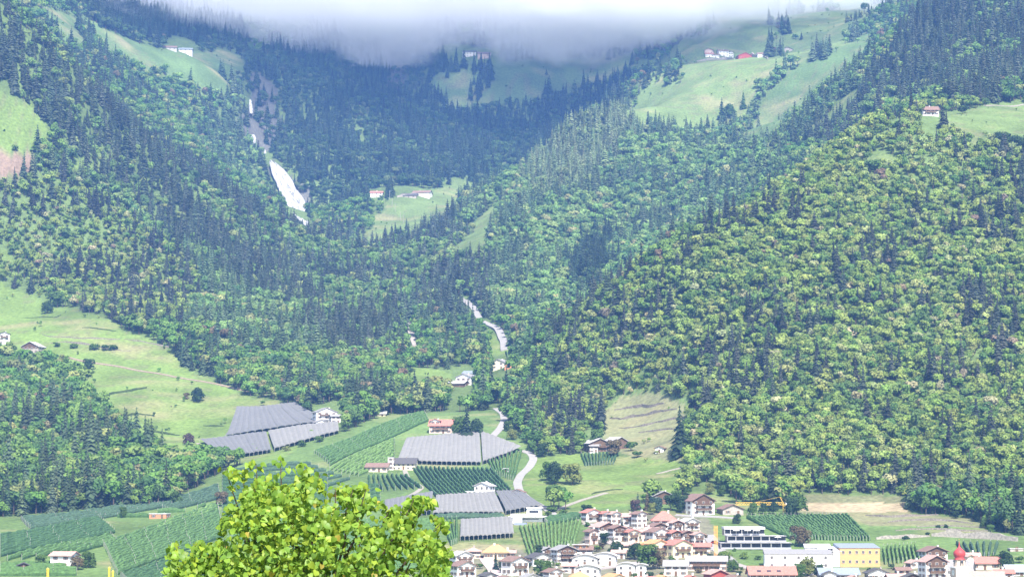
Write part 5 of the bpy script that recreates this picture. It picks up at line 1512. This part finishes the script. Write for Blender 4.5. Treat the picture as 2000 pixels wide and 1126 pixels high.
nv = house(1900, 1150, 34, 18, 'G', "church nave with steep grey roof behind the red onion dome tower", 'white', 'grey', yaw=70, st=1, nx=2, pitch=1.0, D=1004, depth=1.6, chimney=0, name="church_nave", cat="church", shut=False)

# yellow crane: slewing head above the trees with a level lattice jib
M_YEL = mat("yellow_steel", (0.68, 0.45, 0.07), .5, .4)
X, D_, Z = hit(1535, 1003); D_ += 8; Z = float(H(X, D_)); u = D_ / F
cr_ = empty("crane", (X, D_, Z), math.radians(6))
def cz_(py): return float(P(1535, py, D_)[2]) - Z
m = MB()
for sx in (-.6, .6):
    for sy in (-.6, .6): m.box(sx - .09, sx + .09, sy - .09, sy + .09, -1, cz_(984))
for i in range(6):
    z0 = cz_(984) * i / 6; z1 = cz_(984) * (i + 1) / 6
    m.tube((-.6, -.6, z0), (.6, -.6, z1), .06, .06, 4); m.tube((.6, -.6, z0), (-.6, -.6, z1), .06, .06, 4)
m.build("mast", M_YEL, cr_)
m = MB(); xl, xr = -96*u, 12*u; zj = cz_(985)
for z_, y_ in ((zj, -.5), (zj, .5), (zj + 1.3, 0)): m.box(xl, xr, y_ - .12, y_ + .12, z_ - .12, z_ + .12)
nb_ = 22
for i in range(nb_):
    a, b_ = xl + (xr - xl) * i / nb_, xl + (xr - xl) * (i + .5) / nb_
    for y_ in (-.5, .5): m.tube((a, y_, zj), (b_, 0, zj + 1.3), .06, .06, 4); m.tube((b_, 0, zj + 1.3), (a + (xr - xl) / nb_, y_, zj), .06, .06, 4)
m.build("jib", M_YEL, cr_)
m = MB().tube((0, 0, zj), (-2.4, 0, zj + 4.4), .18, .12, 6).tube((0, 0, zj + 1), (-2.4, 0, zj + 4.4), .12, .12, 6); m.build("tower_head", M_YEL, cr_)
m = MB().tube((-2.4, 0, zj + 4.4), (xl * .6, 0, zj + 1.3), .06, .06, 4).tube((-2.4, 0, zj + 4.4), (xr, 0, zj + 1.3), .06, .06, 4); m.build("tie_bar", M_YEL, cr_)
block(cr_, "counterweight", xr - 2.6, xr - .2, -.8, .8, zj + .2, zj + 2.6, WALL['white'])
tag(cr_, "yellow construction crane with level lattice jib before the wood", "crane")
X, D_, Z = hit(1398, 1084); u = D_ / F
ho = empty("hoist_mast", (X, D_, Z))
for s in (-3.2, 1.2):
    m = MB()
    for q_ in (0, .9):
        m.box(s*u + q_*.6, s*u + q_*.6 + .16, -.1, .1, -1.5, 58*u)
    for i in range(14): m.tube((s*u, 0, i*58*u/14), (s*u + .7, 0, (i+1)*58*u/14), .05, .05, 4)
    m.build("rail_mast", mat("orange_steel", (0.72, 0.36, 0.05), .5, .4), ho)
for i in range(4): block(ho, "bracket", -3.2*u, 1.2*u + .7, -.06, .06, (12 + 14*i)*u, (12 + 14*i)*u + .16, M_YEL)
tag(ho, "orange twin hoist mast standing beside the terraced flats", "hoist")
# ------------------------------------------------------------------ single trees and bushes
G_ = {'green': (.10,.17,.045), 'light': (.17,.25,.06), 'dark': (.055,.095,.04), 'con': (.055,.085,.05), 'blue': (.06,.10,.075), 'brown': (.17,.14,.08), 'yel': (.21,.24,.075), 'purple': (.12,.085,.075)}
tr = random.Random(21)
def tree(px, py, hpx, label, col='green', kind='b', wid=1.0, group=None, name=None, D=None):
    if D is None: X, D, Z = hit(px, py)
    else:
        X = px_at(px, D); Z = float(H(X, D))
    h = hpx * D / F
    if kind == 'b': me, tk, nm = tr.choice(BIGBL), tr.choice(BT), "broadleaf_tree"; wd = h * 1.05 * wid
    elif kind == 's': me, tk, nm = tr.choice(BL), tr.choice(BT), "shrub"; wd = h * 1.7 * wid
    else: me, tk, nm = CF[tr.choice([1, 3])], CTK, "conifer_tree"; wd = h * wid
    zo = -0.2 if kind != 's' else -0.38 * h
    return plant(name or nm, me, tk, (X, D, Z + zo), (wd, wd, h * (1.15 if kind == 's' else 1)), (0, 0, tr.uniform(0, 6.28)), np.array(G_[col]) * tr.uniform(.85, 1.15), label, "shrub" if kind == 's' else "tree", group)
T = tree
T(1328, 890, 98, "huge dark solitary conifer at the terrace edge beside the hut", 'con', 'c', 1.1)
T(912, 856, 66, "dark spruce behind the farmhouse with the wide red roof", 'con', 'c', 1.1)
T(897, 852, 44, "rounded leafy tree beside the dark spruce near the wide red roof", 'green')
T(930, 850, 40, "leafy tree between the spruce and the upper road", 'dark')
T(1084, 944, 52, "dense leafy tree of the pair standing in the meadow, darker one", 'dark', wid=1.0)
T(1118, 946, 46, "dense leafy tree of the pair standing in the meadow, paler one", 'yel', wid=1.15)
T(1068, 938, 40, "leafy tree just behind the pair in the meadow", 'green')
T(1168, 878, 46, "round leafy tree behind the old timber farm", 'green')
T(1196, 892, 40, "brownish tree before the old timber barn", 'brown')
T(1232, 880, 26, "low leafy bush beside the old timber barn", 'green', 's')
T(1245, 893, 20, "clipped green hedge bush below the timber barn", 'green', 's')
T(386, 784, 34, "solitary round bush in the middle of the sloping meadow", 'dark', 'b', 1.1)
T(365, 778, 18, "small brownish bush next to the solitary round bush", 'brown', 's')
T(368, 868, 28, "brown leafless looking bush at the lower net's corner", 'purple', 'b')
for i, (x, y, h) in enumerate([(112,676,14),(144,680,16),(184,683,20),(206,684,18),(222,683,18)]):
    T(x, y, h, "small green bush on the wall line across the sloping meadow", 'green', 's', group="bushes on the meadow wall line")
T(172, 730, 34, "dark tree below the earth track in the sloping meadow", 'dark')
T(92, 612, 30, "dark tree at the top edge of the sloping meadow", 'dark')
T(112, 600, 36, "leafy tree at the wood's corner over the sloping meadow", 'green')
# around the houses
for x, y, h, c, k, l in [
 (1262,1112,56,'green','b',"big leafy tree in the middle of the village beside the yellow row"),
 (1240,1092,36,'dark','b',"dark leafy tree beside the big village tree"),
 (1284,1110,40,'brown','b',"olive tree below the yellow row"),
 (1205,1084,34,'dark','b',"dark round tree above the stepped white group"),
 (1180,1062,26,'dark','b',"dark tree between terrace houses"),
 (1198,1066,24,'con','c',"small conifer in the terrace gardens"),
 (1176,1072,20,'brown','s',"brownish garden bush in the terrace gardens"),
 (1416,1108,38,'light','b',"bright green round tree beside the village street"),
 (1432,1116,30,'green','b',"leafy tree behind the red roof with skylights"),
 (1560,1066,44,'brown','b',"brownish round tree in front of the vine rows"),
 (1572,1064,34,'brown','b',"second brownish tree in front of the vine rows"),
 (1578,1124,46,'yel','b',"pale olive tree in front of the white school wing"),
 (1562,1130,34,'green','b',"green tree beside the red roof with skylights"),
 (1600,1128,30,'dark','b',"dark tree under the white school wing"),
 (1452,1090,20,'light','s',"light green hedge below the terraced flats"),
 (1480,1092,14,'green','s',"small garden bush in front of the terraced flats"),
 (1440,1022,22,'dark','b',"dark tree by the lane's end near the vine rows"),
 (968,1112,34,'blue','c',"blue spruce beside the pink drive"),
 (985,1114,30,'blue','b',"bluish tree next to the blue spruce"),
 (1056,1124,36,'green','b',"round green tree in front of the dark gabled house"),
 (1070,1122,32,'green','b',"green tree beside the dark gabled house"),
 (1052,1086,26,'dark','b',"dark tree below the striped orchard"),
 (1095,1124,18,'light','s',"light green garden bush by the stepped white group"),
 (1140,996,18,'dark','s',"dark bush at the meadow's lower edge"),
 (1150,994,16,'dark','s',"second dark bush at the meadow's lower edge"),
 (1246,994,34,'blue','c',"dark blue conifer above the rounded red roof"),
 (1240,998,26,'purple','b',"purple leaved tree above the upper terrace"),
 (1264,996,40,'brown','c',"brownish cypress like tree above the rounded red roof"),
 (1282,1000,34,'blue','b',"dark bluish tree above the rounded red roof"),
 (1274,1004,26,'yel','b',"pale olive tree behind the rounded red roof"),
 (1310,996,36,'dark','b',"dark green tree between chalet and tall farmhouse"),
 (1332,1000,38,'dark','b',"dark tree beside the tall farmhouse"),
 (1322,984,30,'green','b',"leafy tree beside the half hidden chalet"),
 (1284,978,22,'green','b',"leafy tree in front of the half hidden chalet"),
 (1340,966,30,'green','b',"round tree on the wood's edge above the tall farmhouse"),
 (1385,965,26,'yel','b',"olive tree on the bare patch behind the tall farmhouse"),
 (1410,968,24,'green','b',"leafy tree behind the stone shed"),
 (1470,1004,26,'green','b',"leafy tree under the crane's jib"),
 (1490,1003,24,'dark','b',"dark tree under the crane's jib"),
 (1510,1003,26,'dark','b',"second dark tree under the crane's jib"),
 (1556,1004,52,'green','b',"tall green tree beside the crane's mast"),
 (1545,1006,40,'dark','b',"dark tree at the crane's foot"),
 (1080,1000,20,'green','s',"green bush above the flat roofed villa"),
 (1100,1004,16,'green','s',"bush on the path above the striped orchard"),
 (1068,1006,16,'light','s',"light bush beside the flat roofed villa"),
 (1812,1044,10,'dark','s',"small dark bush on the terrace above the church"),
 (1772,1052,12,'dark','s',"dark bush by the pale stone wall"),
 (1765,1054,10,'dark','s',"second dark bush by the pale stone wall"),
 (1832,1030,10,'dark','s',"dark round bush among the terrace walls"),
 (1848,1030,11,'dark','s',"second dark round bush among the terrace walls"),
 (1868,1012,18,'dark','b',"dark bush tree on the scrubby slope"),
 (1908,1014,24,'green','b',"young tree on the scrubby slope's edge"),
 (1922,1030,22,'green','b',"leafy tree over the scrubby slope"),
 (1935,1042,22,'green','b',"leafy tree at the end of the terrace walls"),
 (1962,1112,40,'dark','b',"dark tree between pink roof and metal roof"),
 (1945,1108,30,'green','b',"green tree beside the church"),
 (1990,1098,20,'green','s',"green bush behind the metal roofed shed"),
 (1742,1110,14,'dark','s',"dark hedge in front of the vine rows by the school"),
 (1770,1120,18,'brown','s',"brown garden bush below the vine rows by the school"),
 (150,1112,34,'brown','b',"brownish tree beside the pink roofed orchard house"),
 (172,1108,36,'green','b',"green tree beside the pink roofed orchard house"),
 (80,1106,28,'green','b',"green tree behind the little dark shed"),
 (430,988,34,'brown','b',"olive tree at the edge of the diagonal orchard"),
 (290,985,30,'green','b',"tree behind the orange brick hut"),
 (345,985,30,'green','b',"round pale tree above the orange brick hut"),
 (240,1010,24,'green','b',"tree at the orchard's edge beside the brick hut"),
 (560,880,18,'yel','s',"olive bushes along the lower net's edge"),
 (590,872,20,'green','s',"green bush along the lower net's edge"),
 (625,862,18,'green','s',"bush between net and vine slope"),
 (672,842,22,'green','b',"leafy tree beside the white farmhouse's drive"),
 (690,828,24,'green','b',"leafy tree at the top of the vine slope"),
 (1000,858,26,'yel','b',"olive tree beside the upper road"),
 (992,842,24,'green','b',"leafy tree beside the upper road"),
 (1020,800,30,'green','b',"leafy tree above the road bend"),
 (1060,892,30,'dark','b',"dark tree beside the road bend"),
 (1410,235,46,'dark','c',"dark conifer clump tree in the high pasture"),
 (1452,212,36,'mid' if 'mid' in G_ else 'green','c',"small rounded conifer in the high pasture"),
 (1425,230,34,'green','b',"leafy tree in the high pasture copse"),
 (1880,222,22,'dark','s',"dark bushes beside the upper white farmhouse"),
 (1960,296,44,'dark','b',"big dark leafy tree in the upper pasture"),
 (1990,300,40,'dark','b',"second dark leafy tree in the upper pasture"),
 (1730,222,34,'brown','b',"bare brown tree beside the stone barn"),
]:
    T(x, y, h, l, c, k)

gardens = [(980,1118),(1000,1100),(1030,1108),(1045,1112),(1088,1104),(1128,1112),(1166,1076),(1192,1078),(1224,1066),(1250,1070),(1276,1072),(1310,1094),(1352,1094),(1300,1066),(1336,1068),(1262,1022),(1216,1032),(1270,1060),(1200,1118),(1244,1128),(1270,1126),(1290,1124),(1366,1118),(1440,1124),(1450,1112),(1620,1118),(1700,1116),(1756,1116),(1776,1108),(1800,1104),(1812,1110),(1858,1106),(1950,1122),(1970,1120),(895,1094),(936,1110),(948,1120),(1004,1080),(1030,1092),(1150,1028),(1172,1032),(1384,1090),(1394,1098),(1340,1046),(1376,1050),(1440,1076),(1500,1084),(1530,1086),(1545,1078),(1590,1072),(1735,1092),(1806,1086)]
for x, y in gardens:
    T(x + tr.uniform(-4, 4), y, tr.uniform(8, 17), "small garden shrub among the village houses", tr.choice(['green', 'dark', 'light', 'green', 'brown']), 's', group="garden shrubs among the village houses")
# ------------------------------------------------------------------ the leafy tree top close by
FD = 23.0
fr = np.random.default_rng(5)
def leafmat(name, spread):
    m = bpy.data.materials.new(name); m.use_nodes = True
    nt = m.node_tree
    for nd in list(nt.nodes): nt.nodes.remove(nd)
    out = nt.nodes.new("ShaderNodeOutputMaterial")
    at = nt.nodes.new("ShaderNodeAttribute"); at.attribute_name = "tint"
    if spread: at.attribute_type = 'OBJECT'
    df = nt.nodes.new("ShaderNodeBsdfDiffuse"); tl = nt.nodes.new("ShaderNodeBsdfTranslucent"); gl = nt.nodes.new("ShaderNodeBsdfGlossy")
    gl.inputs["Roughness"].default_value = 0.45; gl.inputs["Color"].default_value = (.8, .8, .8, 1)
    nt.links.new(at.outputs["Color"], df.inputs[0]); nt.links.new(at.outputs["Color"], tl.inputs[0])
    a = nt.nodes.new("ShaderNodeMixShader"); a.inputs[0].default_value = .42
    nt.links.new(df.outputs[0], a.inputs[1]); nt.links.new(tl.outputs[0], a.inputs[2])
    b = nt.nodes.new("ShaderNodeMixShader"); b.inputs[0].default_value = .015
    nt.links.new(a.outputs[0], b.inputs[1]); nt.links.new(gl.outputs[0], b.inputs[2])
    nt.links.new(b.outputs[0], out.inputs[0])
    return m
M_L1, M_L2 = leafmat("heart_leaf", True), leafmat("heart_leaves", False)
# leaf: heart shape, folded along the midrib, tip bent down; unit length along +Y
half = [(0.0, 0.0), (0.20, -0.10), (0.40, 0.02), (0.50, 0.22), (0.44, 0.46), (0.28, 0.70), (0.10, 0.90)]
LV, LF = [], []
mid_ = [(0, 0.0), (0, 0.22), (0, 0.46), (0, 0.70), (0, 1.0)]
def bend(x, y, curl=0.0): return (x, y, 0.22 * abs(x) - 0.22 * y * y)
for s in (-1, 1):
    for x, y in half[1:]: LV.append(bend(s * x, y))
for x, y in mid_: LV.append(bend(x, y))
# indices: left 0..5, right 6..11, mid 12..16
for o_, fl in ((0, False), (6, True)):
    fs = [(12, o_ + 0, o_ + 1), (12, o_ + 1, o_ + 2, 13), (13, o_ + 2, o_ + 3, 14), (14, o_ + 3, o_ + 4, 15), (15, o_ + 4, o_ + 5, 16)]
    LF += [tuple(reversed(f)) if fl else f for f in fs]
LV = np.array(LV)
def leafcol():
    u_ = fr.random()
    base = np.array([0.185, 0.305, 0.040]) if u_ < .52 else (np.array([0.255, 0.345, 0.04]) if u_ < .74 else (np.array([0.125, 0.235, 0.035]) if u_ < .993 else np.array([0.33, 0.27, 0.05])))
    return base * fr.uniform(.8, 1.2)
X0 = px_at(610, FD); ZG = float(H(X0, FD))
ft = empty("leafy_tree", (X0, FD, ZG))
def W2(px, py, d=FD):  # pixel -> local coordinates
    a = P(px, py, d); return np.array([a[0] - X0, a[1] - FD, a[2] - ZG])
M_TW = mat("grey_brown_bark", (0.075, 0.060, 0.048), .9, .1, .3, 25)
# outline of the crown top, from the photograph
OUT = [(325,1075),(345,1050),(385,1048),(420,1058),(432,1040),(425,1020),(438,1000),(448,975),(420,950),(430,935),(428,915),(445,905),(470,915),(490,895),(520,905),(545,888),(575,892),(600,905),(620,910),(630,940),(650,945),(670,938),(690,945),(712,940),(720,965),(760,985),(790,985),(800,965),(835,962),(850,975),(845,1000),(868,1010),(880,1040),(885,1085),(880,1126)]
ox, oy = np.array(OUT, float).T
def top_at(px): return np.interp(px, ox, oy, left=1200, right=1200) if px < 890 else 1200
# trunk and limbs
base_top = W2(600, 1260)
m = MB(); m.tube((0, 0, -.6), (0.05, 0, (base_top[2]) * .45), .16, .13, 10); m.tube((0.05, 0, base_top[2] * .45), tuple(base_top), .13, .085, 10)
m.build("trunk", M_TW, ft)
tips = [(440,915),(470,925),(500,905),(548,896),(590,905),(625,925),(655,955),(690,955),(715,955),(760,995),(808,975),(838,975),(862,1020),(868,1070),(385,1060),(345,1062),(350,1110),(450,1010),(440,1060),(520,980),(580,960),(640,1000),(720,1020),(780,1030),(820,1060),(560,1050),(500,1070),(680,1080),(400,1100)]
nodes = []
for k, (tx, ty) in enumerate(tips):
    dd = FD + float(fr.uniform(-.55, .55))
    tip = W2(tx, ty, dd)
    root = base_top * fr.uniform(.93, 1.0); root[2] = base_top[2] * fr.uniform(.86, 1.0)
    mids = [root + (tip - root) * f + np.array([0, 0, -.10 * math.sin(math.pi * f)]) + fr.normal(0, .035, 3) for f in np.linspace(0, 1, 9)]
    mids[0] = root; mids[-1] = tip
    m = MB()
    for i in range(8):
        r0 = .030 * (1 - i / 8) ** 1.1 + .0045; r1 = .030 * (1 - (i + 1) / 8) ** 1.1 + .0045
        m.tube(mids[i], mids[i + 1], r0, r1, 6)
    m.build("branch", M_TW, ft)
    nodes += [(mids[i], i / 8) for i in range(1, 9)]
# leaves fill the crown under its outline
leaves = []
def add_leaf(c, s):
    y = np.array([fr.normal(0, .6), fr.normal(-.15, .55), fr.normal(-.55, .45)]); y /= np.linalg.norm(y)
    up = np.array([fr.normal(0, .5), fr.normal(-.45, .5), fr.normal(.75, .4)])
    z = up - y * up.dot(y); z /= np.linalg.norm(z); x = np.cross(y, z)
    leaves.append((c, s, np.stack([x, y, z], 1)))
ntry = 0
twigs = MB()
while len(leaves) < 10500 and ntry < 90000:
    ntry += 1
    px = fr.uniform(318, 892); py = fr.uniform(885, 1230)
    t = top_at(px) + 3
    if py < t: continue
    depth = py - t
    dens = float(fbm(px, py, 46, 2, 88))
    if depth < 70 and dens < -0.02 and fr.random() < .8: continue
    if dens < -0.22 and fr.random() < .7: continue
    thick = min(1.3, .25 + depth / 110.0)
    d = FD + float(fr.uniform(-thick, thick * .9))
    c = W2(px, py, d)
    s = fr.uniform(.040, .076)
    add_leaf(c, s)
for tx, ty in tips[:17]:
    for _ in range(9): add_leaf(W2(tx + fr.normal(0, 8), ty + abs(fr.normal(0, 10)) - 2, FD + float(fr.uniform(-.3, .3))), fr.uniform(.042, .07))
# crown sides and back lower down, more thinly
for _ in range(2600):
    a = fr.uniform(0, 6.28); rr2 = 2.35 * math.sqrt(fr.random()); zz = fr.uniform(-4.2, -1.2)
    c = W2(605, 960) + np.array([rr2 * math.cos(a), rr2 * math.sin(a) * .9, zz])
    add_leaf(c, fr.uniform(.06, .11))
front = sorted(range(len(leaves)), key=lambda i: (leaves[i][0][1] + (5 if leaves[i][0][2] < W2(600, 1126)[2] else 0)) - leaves[i][1] * 12)
single_ids = set(front[:300])
lm = bpy.data.meshes.new("leaf"); lm.from_pydata([tuple(v) for v in LV], [], LF); lm.materials.append(M_L1)
lm.polygons.foreach_set("use_smooth", [True] * len(lm.polygons))
vs, fs, cs = [], [], []
for i, (c, s, R) in enumerate(leaves):
    col = leafcol()
    if i in single_ids:
        o = bpy.data.objects.new("leaf", lm); COL.objects.link(o); o.parent = ft
        o.matrix_local = Matrix.Translation(Vector(c)) @ (Matrix([list(r_) for r_ in R]).to_4x4() @ Matrix.Scale(float(s), 4))
        o["tint"] = [float(v) for v in col]
    else:
        b = len(vs)
        pts_ = (R @ (LV * s).T).T + c
        vs += [tuple(p) for p in pts_]; cs += [(*col, 1)] * len(LV)
        fs += [tuple(q_ + b for q_ in f) for f in LF]
fo = mesh_obj("foliage", vs, fs, M_L2, ft, smooth=True)
ca = fo.data.color_attributes.new("tint", 'FLOAT_COLOR', 'POINT'); ca.data.foreach_set("color", np.array(cs, np.float32).ravel())
fo["kind"] = "stuff"
tag(ft, "bright yellow green heart leaved tree standing before the orchards", "tree")
# wooden line poles on the pasture at the valley head
for k, (x, y) in enumerate([(761, 388), (766, 404), (772, 414), (782, 430), (788, 436)]):
    X, D_, Z = hit(x, y)
    r = empty("utility_pole", (X, D_, Z))
    MB().tube((0, 0, -1), (0, 0, 11), .28, .2, 6).build("shaft", M_POST, r)
    MB().box(-1.1, 1.1, -.12, .12, 10.1, 10.35).build("crossarm", M_POST, r)
    tag(r, "pale line pole on the pasture below the valley head farm", "pole", "line poles on the valley head pasture")
# yellow poles rising at the lower edge
for x, y, wd, l in ((100, 1112, .042, "yellow pole beside the pink roofed orchard house's foot"), (219, 1110, .036, "taller of two yellow poles before the diagonal orchard"), (226, 1117, .034, "shorter of two yellow poles before the diagonal orchard")):
    D_ = 62.0; X = px_at(x, D_); Z = float(H(X, D_)); top = float(P(x, y, D_)[2]) - Z
    r = empty("pole", (X, D_, Z))
    MB().tube((0, 0, -.5), (0, 0, top), wd, wd * .8, 8).build("shaft", M_YEL, r)
    MB().lathe([(wd * .95, top - .001), (wd * .95, top + .03), (wd * .3, top + .06)], 8).build("cap", M_YEL, r)
    tag(r, l, "pole")

# ------------------------------------------------------------------ parked cars
M_TYRE = mat("tyre", (0.02, 0.02, 0.02), .9, .1); M_LAMP = mat("lamp_glass", (0.7, 0.7, 0.7), .2, .5)
def car(px, py, yaw, paint, label):
    X, D_, Z = hit(px, py)
    r = empty("parked_car", (X, D_, Z + .34), math.radians(yaw))
    prof = [(-2.1, .35), (-2.15, .75), (-1.95, .95), (-1.2, 1.0), (1.0, .98), (1.9, .85), (2.12, .6), (2.1, .35)]
    def extr(p, w, m, name, parent=r):
        n_ = len(p); mb = MB(); vs = [(x, -w, z) for x, z in p] + [(x, w, z) for x, z in p]
        mb.add(vs, [tuple(range(n_ - 1, -1, -1)), tuple(range(n_, 2 * n_))] + [(i, (i + 1) % n_, n_ + (i + 1) % n_, n_ + i) for i in range(n_)])
        return mb.build(name, m, parent)
    extr(prof, .88, paint, "body")
    extr([(-1.75, .97), (-1.35, 1.42), (.35, 1.45), (1.05, .975)], .76, M_GLASS, "cabin_glass")
    extr([(-1.4, 1.40), (-1.2, 1.49), (.25, 1.51), (.45, 1.42)], .74, paint, "roof")
    for x in (-1.35, 1.35):
        for s in (-1, 1):
            MB().tube((x, s * .70, .33), (x, s * .92, .33), .33, .33, 12).build("wheel", M_TYRE, r)
    for s in (-1, 1): MB().box(2.06, 2.14, s * .62 - .16, s * .62 + .16, .6, .74).build("headlight", M_LAMP, r)
    tag(r, label, "car")
WHITE_P = mat("white_car_paint", (.75, .75, .76), .25, .5); RED_P = mat("red_car_paint", (.35, .03, .03), .25, .5); GREY_P = mat("grey_car_paint", (.18, .19, .21), .25, .5)
car(1422, 1101, 25, WHITE_P, "white car parked at the village street's lower end")
car(108, 696, 10, WHITE_P, "white car parked on the earth track by the stone farmhouse")
car(1545, 1122, 5, GREY_P, "grey car on the street before the white school wing")
car(1396, 1062, -60, RED_P, "red car on the village street")
